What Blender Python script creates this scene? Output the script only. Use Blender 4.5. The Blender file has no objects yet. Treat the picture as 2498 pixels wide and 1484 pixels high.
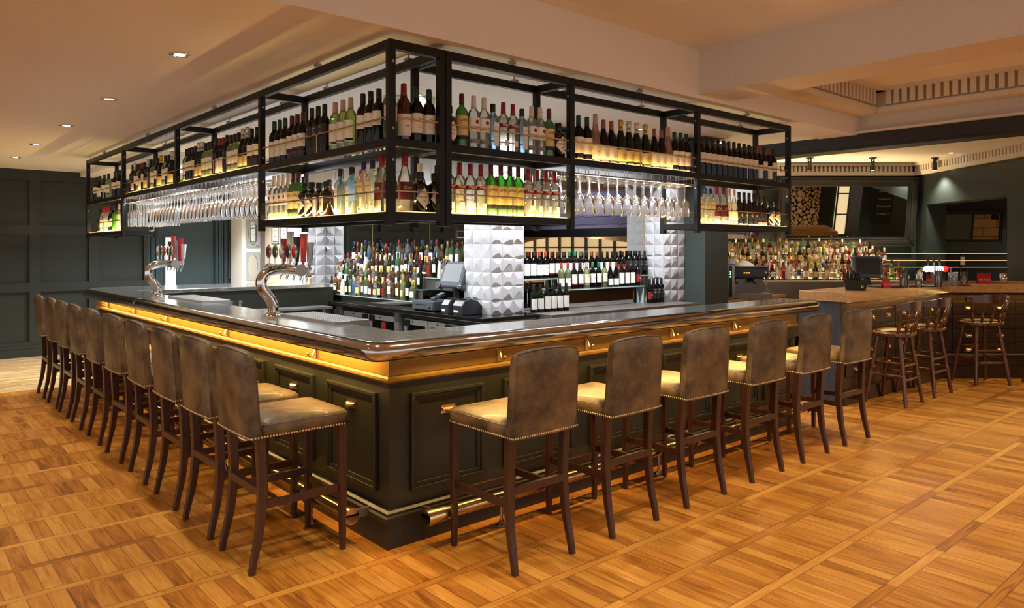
import bpy, math, random
from mathutils import Vector, Matrix
random.seed(7)
PI = math.pi
SC = bpy.context.scene
COL = SC.collection
# ------------------------------------------------------------------ camera, world, exposure
cam_d = bpy.data.cameras.new('camera'); cam = bpy.data.objects.new('camera', cam_d); COL.objects.link(cam)
cam.location = (-2.101, -3.397, 1.6)
cam.rotation_euler = (PI/2, 0, math.radians(-41.2))
cam_d.sensor_width = 36; cam_d.lens = 36*1793/2498; cam_d.shift_y = -135/2498
cam_d.clip_start = .05; cam_d.clip_end = 200
SC.camera = cam
SC.view_settings.view_transform = 'Standard'; SC.view_settings.look = 'None'
SC.view_settings.gamma = 1; SC.view_settings.exposure = 0.36
SC.view_settings.use_curve_mapping = False
try:
    SC.cycles.use_denoising = True
    SC.cycles.max_bounces = 7; SC.cycles.diffuse_bounces = 3; SC.cycles.glossy_bounces = 4
    SC.cycles.transmission_bounces = 4; SC.cycles.transparent_max_bounces = 28
    SC.cycles.caustics_reflective = False; SC.cycles.caustics_refractive = False
    SC.cycles.sample_clamp_indirect = 4.0; SC.cycles.sample_clamp_direct = 0
    SC.cycles.use_light_tree = True
except Exception: pass
W = bpy.data.worlds.new('world'); SC.world = W; W.use_nodes = True
W.node_tree.nodes['Background'].inputs[0].default_value = (1.0, .96, .91, 1)
W.node_tree.nodes['Background'].inputs[1].default_value = .76

def kelvin(c): return {'warm': (1, .89, .74), 'amber': (1, .72, .36), 'gold': (1, .60, .17), 'neutral': (1, .93, .86), 'cool': (.93, .96, 1), 'mid': (1, .80, .58)}[c]
def spot(x, y, z, power, color='warm', angle=95, blend=.7, r=.05, tgt=None):
    d = bpy.data.lights.new('downlight_or_fill_lamp', 'SPOT'); d.energy = power; d.color = kelvin(color)
    d.spot_size = math.radians(angle); d.spot_blend = blend; d.shadow_soft_size = r
    o = bpy.data.objects.new('downlight_or_fill_lamp', d); COL.objects.link(o); o.location = (x, y, z)
    if tgt: o.rotation_euler = (Vector(tgt)-Vector((x, y, z))).to_track_quat('-Z', 'Y').to_euler()
    return o
def strip(p, sx, sy, power, color, rot=(0, 0, 0)):
    d = bpy.data.lights.new('strip_or_fill_lamp', 'AREA'); d.shape = 'RECTANGLE'; d.size = sx; d.size_y = sy; d.energy = power; d.color = kelvin(color)
    o = bpy.data.objects.new('strip_or_fill_lamp', d); COL.objects.link(o); o.location = p; o.rotation_euler = rot
    return o
LEFT_SPOTS = [(-.69, y) for y in (-2.15, -.45, 1.25, 2.99, 4.63, 6.31, 7.83)]
for x, y in LEFT_SPOTS: spot(x, y, 2.74, 70, 'warm')
for x, y in ((1.0, -1.25), (2.1, -1.25), (4.3, -1.25), (5.2, -1.9), (6.6, -1.3), (7.9, -2.0)): spot(x, y, 3.12 if x < 5.5 else 3.08, 92, 'warm', 100)
for x, y in ((-2.6, 0.6), (-2.6, 4), (-2.6, 7.6), (.6, -3.4), (3.4, -3.6), (6.2, -4.2)): spot(x, y, 2.74, 85, 'warm', 120)
INNER = [(4.68, 2.09), (6.35, 2.1), (3.08, 2.11), (1.65, 2.2), (1.64, 3.83), (1.65, 5.91), (1.65, 7.4)]
for i, (x, y) in enumerate(INNER): spot(x, y, 2.95, (190, 90, 175, 105, 190, 340, 340)[i], 'cool', 150, .8)

# ------------------------------------------------------------------ materials
def lin(c): return tuple((v/12.92 if v <= .04045 else ((v+.055)/1.055)**2.4) for v in c)
def hx(h): return lin((int(h[0:2], 16)/255, int(h[2:4], 16)/255, int(h[4:6], 16)/255))
MATS = {}
def P(name, hexc, rough=.5, metal=0, emit=0, ecol=None, coat=0, spec=.5, bump=0, bscale=60, vary=0, vscale=8):
    if name in MATS: return MATS[name]
    m = bpy.data.materials.new(name); m.use_nodes = True; nt = m.node_tree; b = nt.nodes['Principled BSDF']
    c = hx(hexc) + (1,)
    b.inputs['Base Color'].default_value = c; b.inputs['Roughness'].default_value = rough; b.inputs['Metallic'].default_value = metal
    b.inputs['Specular IOR Level'].default_value = spec; b.inputs['Coat Weight'].default_value = coat; b.inputs['Coat Roughness'].default_value = .1
    if emit:
        b.inputs['Emission Color'].default_value = (ecol or c[:3])[:3] + (1,); b.inputs['Emission Strength'].default_value = emit
    if bump or vary:
        tc = nt.nodes.new('ShaderNodeTexCoord')
        if vary:
            n = nt.nodes.new('ShaderNodeTexNoise'); n.inputs['Scale'].default_value = vscale; n.inputs['Detail'].default_value = 6
            nt.links.new(tc.outputs['Object'], n.inputs['Vector'])
            mx = nt.nodes.new('ShaderNodeMix'); mx.data_type = 'RGBA'; nt.links.new(n.outputs['Fac'], mx.inputs[0])
            mx.inputs[6].default_value = tuple(v*(1-vary) for v in c[:3]) + (1,); mx.inputs[7].default_value = tuple(min(1, v*(1+vary)) for v in c[:3]) + (1,)
            nt.links.new(mx.outputs[2], b.inputs['Base Color'])
        if bump:
            n2 = nt.nodes.new('ShaderNodeTexNoise'); n2.inputs['Scale'].default_value = bscale; n2.inputs['Detail'].default_value = 4
            nt.links.new(tc.outputs['Object'], n2.inputs['Vector'])
            bp = nt.nodes.new('ShaderNodeBump'); bp.inputs['Strength'].default_value = bump; bp.inputs['Distance'].default_value = .01
            nt.links.new(n2.outputs['Fac'], bp.inputs['Height']); nt.links.new(bp.outputs['Normal'], b.inputs['Normal'])
    MATS[name] = m; return m
def glass(name, rgb, diff=.12, rough=.02, fres=.35, refl=1.0):
    """single-wall glass: tinted transparency, fresnel gloss and a little scattering from the contents"""
    if name in MATS: return MATS[name]
    m = bpy.data.materials.new(name); m.use_nodes = True; nt = m.node_tree; nt.nodes.clear(); N = nt.nodes.new; L = nt.links.new
    out = N('ShaderNodeOutputMaterial'); tr = N('ShaderNodeBsdfTransparent'); gl = N('ShaderNodeBsdfGlossy'); tl = N('ShaderNodeBsdfTranslucent'); df = N('ShaderNodeBsdfDiffuse')
    tr.inputs[0].default_value = rgb+(1,); gl.inputs['Color'].default_value = (refl,)*3+(1,); gl.inputs['Roughness'].default_value = rough
    tint = tuple(v**.5 for v in rgb); tl.inputs[0].default_value = tint+(1,); df.inputs[0].default_value = tint+(1,)
    lw = N('ShaderNodeLayerWeight'); lw.inputs[0].default_value = fres
    a = N('ShaderNodeMixShader'); a.inputs[0].default_value = .5; L(tl.outputs[0], a.inputs[1]); L(df.outputs[0], a.inputs[2])
    b = N('ShaderNodeMixShader'); b.inputs[0].default_value = diff; L(tr.outputs[0], b.inputs[1]); L(a.outputs[0], b.inputs[2])
    c = N('ShaderNodeMixShader'); L(lw.outputs['Fresnel'], c.inputs[0]); L(b.outputs[0], c.inputs[1]); L(gl.outputs[0], c.inputs[2]); L(c.outputs[0], out.inputs[0])
    MATS[name] = m; return m
def wood(name, c1, c2, rough=.35, axis='X', scale=6, stretch=14, coat=.2, bump=.05, dist=.7):
    if name in MATS: return MATS[name]
    m = bpy.data.materials.new(name); m.use_nodes = True; nt = m.node_tree; b = nt.nodes['Principled BSDF']; N = nt.nodes.new; L = nt.links.new
    tc = N('ShaderNodeTexCoord'); mp = N('ShaderNodeMapping'); s = [stretch]*3; s['XYZ'.index(axis)] = 1
    mp.inputs['Scale'].default_value = s; L(tc.outputs['Object'], mp.inputs['Vector'])
    n = N('ShaderNodeTexNoise'); n.inputs['Scale'].default_value = scale; n.inputs['Detail'].default_value = 8; n.inputs['Distortion'].default_value = dist; L(mp.outputs[0], n.inputs['Vector'])
    r = N('ShaderNodeValToRGB'); r.color_ramp.elements[0].position = .3; r.color_ramp.elements[1].position = .7
    r.color_ramp.elements[0].color = hx(c1)+(1,); r.color_ramp.elements[1].color = hx(c2)+(1,); L(n.outputs['Fac'], r.inputs[0]); L(r.outputs[0], b.inputs['Base Color'])
    b.inputs['Roughness'].default_value = rough; b.inputs['Coat Weight'].default_value = coat; b.inputs['Coat Roughness'].default_value = .15
    bp = N('ShaderNodeBump'); bp.inputs['Strength'].default_value = bump; bp.inputs['Distance'].default_value = .01; L(n.outputs['Fac'], bp.inputs['Height']); L(bp.outputs[0], b.inputs['Normal'])
    MATS[name] = m; return m
def parquet(name, strips=True):
    m = bpy.data.materials.new(name); m.use_nodes = True; nt = m.node_tree; b = nt.nodes['Principled BSDF']; N = nt.nodes.new; L = nt.links.new
    def mth(op, a, bb=None, c=None):
        n = N('ShaderNodeMath'); n.operation = op
        for i, v in enumerate((a, bb, c)):
            if v is None: continue
            if isinstance(v, (int, float)): n.inputs[i].default_value = v
            else: L(v, n.inputs[i])
        return n.outputs[0]
    def comb(x, y, z):
        n = N('ShaderNodeCombineXYZ')
        for i, v in enumerate((x, y, z)):
            if isinstance(v, (int, float)): n.inputs[i].default_value = v
            else: L(v, n.inputs[i])
        return n.outputs[0]
    g = N('ShaderNodeNewGeometry'); sp = N('ShaderNodeSeparateXYZ'); L(g.outputs['Position'], sp.inputs[0]); X, Y = sp.outputs[0], sp.outputs[1]
    if strips:
        v = mth('DIVIDE', mth('ADD', Y, 20.336), .367); row = mth('FLOOR', v); fr = mth('FRACT', v)
        isst = mth('LESS_THAN', fr, .145)
        px = mth('DIVIDE', mth('ADD', X, 30), .079); pid = mth('FLOOR', px); pf = mth('FRACT', px)
        sx = mth('ADD', mth('DIVIDE', X, .62), mth('MULTIPLY', row, .37)); sid = mth('FLOOR', sx); sf = mth('FRACT', sx)
        wn = N('ShaderNodeTexWhiteNoise'); L(comb(pid, row, 0), wn.inputs['Vector'])
        wn2 = N('ShaderNodeTexWhiteNoise'); L(comb(sid, row, 7), wn2.inputs['Vector'])
        off = mth('MULTIPLY', wn.outputs['Value'], 40)
        n1 = N('ShaderNodeTexNoise'); L(comb(mth('MULTIPLY', X, 26), mth('ADD', mth('MULTIPLY', Y, 2.6), off), off), n1.inputs['Vector'])
        n2 = N('ShaderNodeTexNoise'); L(comb(mth('MULTIPLY', X, 2.6), mth('MULTIPLY', Y, 34), mth('MULTIPLY', wn2.outputs['Value'], 40)), n2.inputs['Vector'])
        for n in (n1, n2): n.inputs['Scale'].default_value = 1; n.inputs['Detail'].default_value = 6; n.inputs['Distortion'].default_value = 1.6
        va = mth('ADD', mth('MULTIPLY', wn.outputs['Value'], .36), mth('MULTIPLY', n1.outputs['Fac'], .88))
        vb = mth('ADD', mth('ADD', mth('MULTIPLY', wn2.outputs['Value'], .46), .08), mth('MULTIPLY', n2.outputs['Fac'], .65))
        mix = N('ShaderNodeMix'); L(isst, mix.inputs[0]); L(va, mix.inputs[2]); L(vb, mix.inputs[3]); val = mix.outputs[0]
        # gaps between the blocks
        g1 = mth('LESS_THAN', mth('ABSOLUTE', mth('SUBTRACT', mth('ABSOLUTE', mth('SUBTRACT', pf, .5)), .5)), .026)
        g1 = mth('MULTIPLY', g1, mth('SUBTRACT', 1, isst))
        g2 = mth('MAXIMUM', mth('LESS_THAN', fr, .013), mth('LESS_THAN', mth('ABSOLUTE', mth('SUBTRACT', fr, .145)), .009))
        g3 = mth('MULTIPLY', mth('LESS_THAN', sf, .006), isst)
        gap = mth('MAXIMUM', mth('MAXIMUM', g1, g2), g3)
        cols = ('6E3A10', 'AA6A20', 'CE923E')
    else:
        v = mth('DIVIDE', mth('ADD', Y, 20), .07); row = mth('FLOOR', v); fr = mth('FRACT', v)
        sx = mth('ADD', mth('DIVIDE', X, .7), mth('MULTIPLY', row, .37)); sid = mth('FLOOR', sx); sf = mth('FRACT', sx)
        wn = N('ShaderNodeTexWhiteNoise'); L(comb(sid, row, 3), wn.inputs['Vector'])
        n1 = N('ShaderNodeTexNoise'); n1.inputs['Scale'].default_value = 1; n1.inputs['Detail'].default_value = 5
        L(comb(mth('MULTIPLY', X, 2), mth('MULTIPLY', Y, 30), mth('MULTIPLY', wn.outputs['Value'], 30)), n1.inputs['Vector'])
        val = mth('ADD', mth('MULTIPLY', wn.outputs['Value'], .5), mth('MULTIPLY', n1.outputs['Fac'], .6))
        gap = mth('MAXIMUM', mth('LESS_THAN', fr, .03), mth('LESS_THAN', sf, .006))
        cols = ('B8925C', 'D3B27C', 'E6CFA2')
    r = N('ShaderNodeValToRGB'); e = r.color_ramp.elements
    e[0].position = .28; e[0].color = hx(cols[0])+(1,); e[1].position = .92; e[1].color = hx(cols[2])+(1,)
    k = e.new(.55); k.color = hx(cols[1])+(1,); L(val, r.inputs[0])
    dk = N('ShaderNodeMix'); dk.data_type = 'RGBA'; L(mth('MULTIPLY', gap, .58), dk.inputs[0]); L(r.outputs[0], dk.inputs[6]); dk.inputs[7].default_value = hx('4A2A10')+(1,)
    L(dk.outputs[2], b.inputs['Base Color'])
    rr = N('ShaderNodeTexNoise'); rr.inputs['Scale'].default_value = 3; L(g.outputs['Position'], rr.inputs['Vector'])
    L(mth('ADD', mth('MULTIPLY', rr.outputs['Fac'], .2), .24), b.inputs['Roughness'])
    bp = N('ShaderNodeBump'); bp.inputs['Strength'].default_value = .25; bp.inputs['Distance'].default_value = .002
    L(mth('SUBTRACT', mth('MULTIPLY', val, .4), gap), bp.inputs['Height']); L(bp.outputs[0], b.inputs['Normal'])
    return m
def brick(name, c1, c2, mortar, sx=.45, sy=.22, rough=.9):
    m = bpy.data.materials.new(name); m.use_nodes = True; nt = m.node_tree; b = nt.nodes['Principled BSDF']; N = nt.nodes.new; L = nt.links.new
    tc = N('ShaderNodeTexCoord'); mp = N('ShaderNodeMapping'); mp.inputs['Rotation'].default_value = (PI/2, 0, 0); L(tc.outputs['Object'], mp.inputs[0])
    t = N('ShaderNodeTexBrick'); t.inputs['Scale'].default_value = 1; t.inputs['Brick Width'].default_value = sx; t.inputs['Row Height'].default_value = sy; t.inputs['Mortar Size'].default_value = .012
    t.inputs['Color1'].default_value = hx(c1)+(1,); t.inputs['Color2'].default_value = hx(c2)+(1,); t.inputs['Mortar'].default_value = hx(mortar)+(1,)
    ns = N('ShaderNodeTexNoise'); ns.inputs['Scale'].default_value = 3; L(mp.outputs[0], ns.inputs['Vector'])
    va = N('ShaderNodeVectorMath'); va.operation = 'MULTIPLY_ADD'; L(ns.outputs['Color'], va.inputs[0]); va.inputs[1].default_value = (.08,)*3; L(mp.outputs[0], va.inputs[2]); L(va.outputs[0], t.inputs['Vector'])
    L(t.outputs['Color'], b.inputs['Base Color']); b.inputs['Roughness'].default_value = rough
    n = N('ShaderNodeTexNoise'); n.inputs['Scale'].default_value = 9; n.inputs['Detail'].default_value = 6; L(tc.outputs['Object'], n.inputs['Vector'])
    bp = N('ShaderNodeBump'); bp.inputs['Strength'].default_value = .7; bp.inputs['Distance'].default_value = .05; L(n.outputs['Fac'], bp.inputs['Height']); L(bp.outputs[0], b.inputs['Normal'])
    return m

def leather():
    m = P('brown_leather', '4A3A26', .45, coat=.1, bump=.2, bscale=120); nt = m.node_tree; N = nt.nodes.new; L = nt.links.new; b = nt.nodes['Principled BSDF']
    tc = N('ShaderNodeTexCoord'); oi = N('ShaderNodeObjectInfo'); va = N('ShaderNodeVectorMath'); va.operation = 'ADD'; L(tc.outputs['Object'], va.inputs[0]); L(oi.outputs['Random'], va.inputs[1])
    n1 = N('ShaderNodeTexNoise'); n1.inputs['Scale'].default_value = 7; n1.inputs['Detail'].default_value = 10; n1.inputs['Roughness'].default_value = .65; L(va.outputs[0], n1.inputs['Vector'])
    n2 = N('ShaderNodeTexNoise'); n2.inputs['Scale'].default_value = 34; n2.inputs['Detail'].default_value = 4; n2.inputs['Distortion'].default_value = 7; L(va.outputs[0], n2.inputs['Vector'])
    r1 = N('ShaderNodeValToRGB'); e = r1.color_ramp.elements; e[0].position = .34; e[0].color = hx('34271A')+(1,); e[1].position = .64; e[1].color = hx('7A6242')+(1,); L(n1.outputs['Fac'], r1.inputs[0])
    r2 = N('ShaderNodeValToRGB'); e = r2.color_ramp.elements; e[0].position = .487; e[0].color = (0, 0, 0, 1); e[1].position = .5; e[1].color = (.6, .6, .6, 1); k = e.new(.513); k.color = (0, 0, 0, 1); L(n2.outputs['Fac'], r2.inputs[0])
    mx = N('ShaderNodeMix'); mx.data_type = 'RGBA'; L(r2.outputs[0], mx.inputs[0]); L(r1.outputs[0], mx.inputs[6]); mx.inputs[7].default_value = hx('93805E')+(1,); L(mx.outputs[2], b.inputs['Base Color']); return m
mPLAS = P('ceiling_plaster', 'F2ECE4', .9, bump=.03, bscale=220)
mPLAS2 = P('beam_plaster', 'E2D8CC', .9, bump=.05, bscale=220)
mWHITE = P('white_wall', 'F0EFEA', .8)
mCREAM = P('cream_wall', 'E6DCC8', .85)
mGREEN = P('dark_green_paint', '2B322F', .4, spec=.35, bump=.02, bscale=300)
mTEAL = P('teal_paint', '2E4148', .42)
mBAR = P('bar_paint', '26271F', .36, bump=.03, bscale=200)
mRAIL = P('pale_brass_rail', 'C2B08E', .25, 1)
mSTEELBLK = P('black_steel', '100F0E', .42, .0, spec=.3)
mWELL = P('pale_bounce_floor', 'C8C4BC', .7)
mBLK = P('black_satin', '121212', .35)
mRUB = P('black_rubber', '0C0C0C', .8)
mPEW = P('pewter_top', 'DAD9D6', .14, .93, bump=.22, bscale=11)
mPEWN = P('pewter_nosing', 'C2BAB0', .12, 1, bump=.05, bscale=9)
mCHR = P('chrome', 'D8D6D2', .06, 1)
mSS = P('stainless', 'A09E9A', .34, .86, bump=.02, bscale=30)
mBRASS = P('brass', 'CDB07C', .18, 1)
mPBRASS = P('polished_brass', 'F0D098', .22, 1)
mLEATH = leather()
mNAIL = P('nailhead_brass', 'E0C89C', .25, 1)
mWALN = wood('stool_wood', '2E160B', '4A2614', .38, 'Z', 5, 12)
mCAPW = wood('captain_stool_wood', '3A1C0A', '6B3A17', .25, 'Z', 5, 12, .5)
mCAPR = wood('captain_rail_wood', '2E1508', '55290F', .25, 'X', 4, 10, .5)
mOAK = wood('oak_block_top', 'A06C36', 'C8975C', .32, 'X', 2, 30, .25, .03, .3)
mDKW = wood('dark_stained_wood', '1B100A', '38220F', .35, 'X', 4, 16, .3, .2)
mCHARW = wood('charcoal_wood', '24262B', '3A3C42', .5, 'Z', 4, 16, 0, .2)
mBLKTOP = P('black_granite', '141413', .18, coat=.3)
mTILE = P('white_tile', 'CCCCD0', .35)
mGROUT = P('grout', 'C6C6C8', .7)
mMIRR = P('mirror_silver', 'DADCDA', .015, 1)
mFRD = P('dark_frame', '1A130D', .35)
mFR2 = P('dark_grey_frame', '24221D', .4)
mLED = P('led_gold', 'FFC060', .5, emit=1.05, ecol=(1, .66, .30))
mLEDW = P('led_white', 'FFFFFF', .5, emit=16, ecol=(1, .97, .92))
mLEDS = P('strip_light_white', 'FFFFFF', .5, emit=5, ecol=(.96, 1, .93))
mSHOJI = P('lit_paper_window', 'FFE2A8', .8, emit=.85, ecol=(1, .78, .42))
mGREY = P('grey_plastic', '4C5258', .4)
mGREY2 = P('light_grey_metal', 'A2A2A2', .4, .3)
mDGREY = P('dark_grey_plastic', '2A2D31', .35)
mSCR = P('screen_grey', '8E9496', .2)
mRED = P('red_card', 'B41E24', .45)
mPAPER = P('white_paper', 'F6F3EC', .7)
mLOGE = P('log_end', 'DDBE90', .8, vary=.15, vscale=20)
mLOGB = P('log_bark', '3A2614', .9)
mCHALK = P('chalkboard', '1D201E', .7)
mCHALKW = P('chalk_white', 'D8D8D0', .9)
mINK = P('ink_black', '151310', .6)
mINKR = P('ink_red', '9E1B20', .5)
mINKG = P('ink_gold', 'B08A3C', .4)
mCRM = P('label_cream', 'F7ECD8', .6)
mYEL = P('label_yellow', 'E3CB8A', .6)
mLBK = P('label_black', '1A1818', .5)
mLRED = P('label_red', '8E1A20', .5)
mMAR = P('label_maroon', '5E1620', .5)
mLBLU = P('label_blue', '27508E', .5)
mGSH = glass('clear_glass_shelf', (.86, .93, .90), .03, .02, .25)
mGSTEM = glass('stemware_glass', (.97, .97, .97), .08, .01, .34)
mGC = glass('clear_bottle_glass', (.90, .92, .88), .17, .03, .35)
mGG = glass('green_bottle_glass', (.10, .42, .08), .25, .03, .35)
mGLG = glass('pale_green_glass', (.55, .66, .25), .25, .03, .35)
mGAM = glass('amber_bottle_glass', (.55, .22, .04), .14, .03, .35)
mGBL = glass('pale_blue_glass', (.45, .66, .80), .22, .03, .35)
mGRO = glass('rose_glass', (.78, .42, .28), .3, .03, .35)
mWD = P('dark_wine_glass', '0B0807', .06, spec=.28)
mWG = P('dark_green_glass', '0C1A09', .06, spec=.3)
mWB = P('deep_blue_glass', '0E1530', .07, spec=.3)
mWH = P('white_bottle', 'ECE8E0', .3)
mLIME = P('lime_bottle', '4F9A1C', .3)
mNEON = P('neon_green_mark', '9BE020', .5, emit=.4)
mGRNLED = P('green_led', '30FF80', .5, emit=6, ecol=(.1, 1, .35))
CAP = {'k': P('cap_black', '14120F', .35), 'g': P('cap_green', '12382A', .4), 'r': P('cap_red', '8C1A1C', .35), 'm': P('cap_maroon', '4E1418', .35),
       'w': P('cap_white', 'D8CFC0', .45), 't': P('cap_tan', 'C49A84', .45), 'c': P('cap_copper', '9A5A3C', .35, .4), 'o': P('cap_gold', 'C69A3A', .3, .8),
       's': P('cap_silver', 'C8C0A8', .3, .8), 'y': P('cap_yellow', 'B09432', .4), 'b': P('cap_blue', '1C2450', .4), 'v': P('cap_green_bright', '1E7A54', .4), 'x': P('cap_orange', 'A83626', .4)}

# ------------------------------------------------------------------ mesh builder
class M:
    def __init__(s): s.v = []; s.f = []; s.m = []; s.s = []; s.mi = 0; s.T = None
    def add(s, vs, fs, smooth=False, m=None):
        o = len(s.v)
        if s.T is not None: vs = [s.T @ Vector(v) for v in vs]
        s.v += [tuple(v) for v in vs]; s.f += [tuple(i+o for i in f) for f in fs]
        s.m += [s.mi if m is None else m]*len(fs); s.s += [smooth]*len(fs); return s
    def box(s, a, b, m=None):
        x0, y0, z0 = a; x1, y1, z1 = b
        x0, x1 = sorted((x0, x1)); y0, y1 = sorted((y0, y1)); z0, z1 = sorted((z0, z1))
        return s.add([(x0, y0, z0), (x1, y0, z0), (x1, y1, z0), (x0, y1, z0), (x0, y0, z1), (x1, y0, z1), (x1, y1, z1), (x0, y1, z1)],
                     [(0, 3, 2, 1), (4, 5, 6, 7), (0, 1, 5, 4), (1, 2, 6, 5), (2, 3, 7, 6), (3, 0, 4, 7)], m=m)
    def cbox(s, c, d, m=None): return s.box([c[i]-d[i]/2 for i in range(3)], [c[i]+d[i]/2 for i in range(3)], m)
    def lathe(s, prof, n=16, c=(0, 0, 0), sq=2, sx=1, sy=1, m=None, smooth=True, axis='z', caps=True):
        vs = []; fs = []
        for r, z in prof:
            for k in range(n):
                t = 2*PI*(k+.5)/n; cc, ss = math.cos(t), math.sin(t)
                q = 1 if sq == 2 else (abs(cc)**sq+abs(ss)**sq)**(-1/sq)
                x, y = r*q*cc*sx, r*q*ss*sy
                p = (x, y, z) if axis == 'z' else ((z, x, y) if axis == 'x' else (x, z, y))
                vs.append((p[0]+c[0], p[1]+c[1], p[2]+c[2]))
        for i in range(len(prof)-1):
            for k in range(n):
                a, b = i*n+k, i*n+(k+1) % n
                fs.append((a, b, b+n, a+n) if axis != 'y' else (a, a+n, b+n, b))
        s.add(vs, fs, smooth, m)
        o = len(s.v)-len(vs)
        for i, rev in ((0, True), (len(prof)-1, False)):
            if caps and prof[i][0] > 1e-5:
                f = [o+i*n+k for k in range(n)]; s.f.append(tuple(f[::-1] if rev else f)); s.m.append(s.mi if m is None else m); s.s.append(False)
        return s
    def tube(s, path, r, n=10, m=None, caps=True, smooth=True):
        path = [Vector(p) for p in path]; rs = r if isinstance(r, (list, tuple)) else [r]*len(path)
        vs = []; fs = []; prev = None
        for i, p in enumerate(path):
            d = (path[min(i+1, len(path)-1)]-path[max(i-1, 0)]).normalized()
            if prev is None:
                u = d.cross(Vector((0, 0, 1))); u = u if u.length > .1 else d.cross(Vector((0, 1, 0)))
            else: u = prev-d*prev.dot(d)
            u.normalize(); prev = u; w = d.cross(u)
            for k in range(n):
                t = 2*PI*k/n; vs.append(p+(u*math.cos(t)+w*math.sin(t))*rs[i])
        for i in range(len(path)-1):
            for k in range(n):
                a, b = i*n+k, i*n+(k+1) % n; fs.append((a, b, b+n, a+n))
        s.add(vs, fs, smooth, m)
        if caps:
            L = len(path)-1; s.add(vs[:n], [tuple(range(n))[::-1]], False, m); s.add(vs[L*n:], [tuple(range(n))], False, m)
        return s
    def bar(s, p0, p1, w0, w1=None, m=None):
        """tapered square bar; w = (wx, wy)"""
        w1 = w1 or w0; vs = []
        for p, w in ((p0, w0), (p1, w1)):
            for a, b in ((-1, -1), (1, -1), (1, 1), (-1, 1)): vs.append((p[0]+a*w[0]/2, p[1]+b*w[1]/2, p[2]))
        return s.add(vs, [(0, 3, 2, 1), (4, 5, 6, 7), (0, 1, 5, 4), (1, 2, 6, 5), (2, 3, 7, 6), (3, 0, 4, 7)], m=m)
    def sweep(s, prof, path, m=None):
        """profile (o, u): o to the right-hand outside of a plan path with mitred corners, path of (x, y, z)"""
        P3 = [Vector(p) for p in path]; n = len(prof); vs = []
        for i, p in enumerate(P3):
            ds = []
            if i > 0: ds.append((P3[i]-P3[i-1]).normalized())
            if i < len(P3)-1: ds.append((P3[i+1]-P3[i]).normalized())
            ns = [Vector((d.y, -d.x, 0)) for d in ds]; o_ = sum(ns, Vector((0, 0, 0))); o_ = o_/max(1e-6, o_.length); k = 1/max(.3, o_.dot(ns[0]))
            vs += [p+o_*(a*k)+Vector((0, 0, b)) for a, b in prof]
        fs = [(i*n+j, i*n+(j+1) % n, (i+1)*n+(j+1) % n, (i+1)*n+j) for i in range(len(P3)-1) for j in range(n)]+[tuple(range(n))[::-1], tuple(range((len(P3)-1)*n, len(P3)*n))]
        return s.add(vs, fs, False, m)
    def rings(s, rings, m=None, smooth=False):
        n = len(rings[0]); vs = [p for r in rings for p in r]
        fs = [(i*n+k, i*n+(k+1) % n, (i+1)*n+(k+1) % n, (i+1)*n+k) for i in range(len(rings)-1) for k in range(n)]+[tuple(range(n))[::-1], tuple(range((len(rings)-1)*n, len(rings)*n))]
        return s.add(vs, fs, smooth, m)
    def prism(s, poly, z0, z1, m=None):
        n = len(poly); vs = [(x, y, z0) for x, y in poly]+[(x, y, z1) for x, y in poly]
        a = sum(poly[i][0]*poly[(i+1) % n][1]-poly[(i+1) % n][0]*poly[i][1] for i in range(n))
        fs = [tuple(range(n))[::-1], tuple(range(n, 2*n))]+[(i, (i+1) % n, (i+1) % n+n, i+n) for i in range(n)]
        if a < 0: fs = [f[::-1] for f in fs]
        return s.add(vs, fs, m=m)
    def extr(s, prof, p0, p1, out, up=(0, 0, 1), m=None, smooth=False, caps=True):
        """sweep 2D profile (o,u) from p0 to p1; o along out, u along up"""
        p0, p1, out, up = map(Vector, (p0, p1, out, up)); n = len(prof)
        vs = [p0+out*o+up*u for o, u in prof]+[p1+out*o+up*u for o, u in prof]
        fs = [(i, (i+1) % n, (i+1) % n+n, i+n) for i in range(n)]
        if caps: fs += [tuple(range(n))[::-1], tuple(range(n, 2*n))]
        return s.add(vs, fs, smooth, m)
    def ball(s, c, r, n=8, m=None, sz=1):
        pr = [(r*math.sin(PI*i/n), -r*sz*math.cos(PI*i/n)) for i in range(n+1)]; pr[0] = (1e-6, pr[0][1]); pr[-1] = (1e-6, pr[-1][1])
        return s.lathe(pr, max(6, n), c, m=m)
    def mesh(s, name, mats):
        me = bpy.data.meshes.new(name); me.from_pydata(s.v, [], s.f)
        for k in (mats if isinstance(mats, (list, tuple)) else [mats]): me.materials.append(k)
        me.polygons.foreach_set('material_index', s.m); me.polygons.foreach_set('use_smooth', s.s); me.update(); return me
def obj(name, mb, mats, parent=None, bev=0, loc=None, rot=None, seg=2):
    me = mb if isinstance(mb, bpy.types.Mesh) else mb.mesh(name, mats)
    o = bpy.data.objects.new(name, me); COL.objects.link(o)
    if parent is not None: o.parent = parent
    if loc is not None: o.location = loc
    if rot is not None: o.rotation_euler = rot
    if bev:
        md = o.modifiers.new('bevel', 'BEVEL'); md.width = bev; md.segments = seg; md.limit_method = 'ANGLE'; md.angle_limit = .7
    return o
def tag(o, label, cat, group=None):
    o['label'] = label; o['category'] = cat
    if group: o['group'] = group
    return o
def thing(name, label, cat, loc=(0, 0, 0), rz=0, group=None, rot=None):
    o = bpy.data.objects.new(name, None); COL.objects.link(o); o.empty_display_size = .05
    o.location = loc; o.rotation_euler = rot or (0, 0, rz); return tag(o, label, cat, group)
def struct(name, mb, mats, bev=0):
    o = obj(name, mb, mats, bev=bev); o['kind'] = 'structure'; return o
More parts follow.
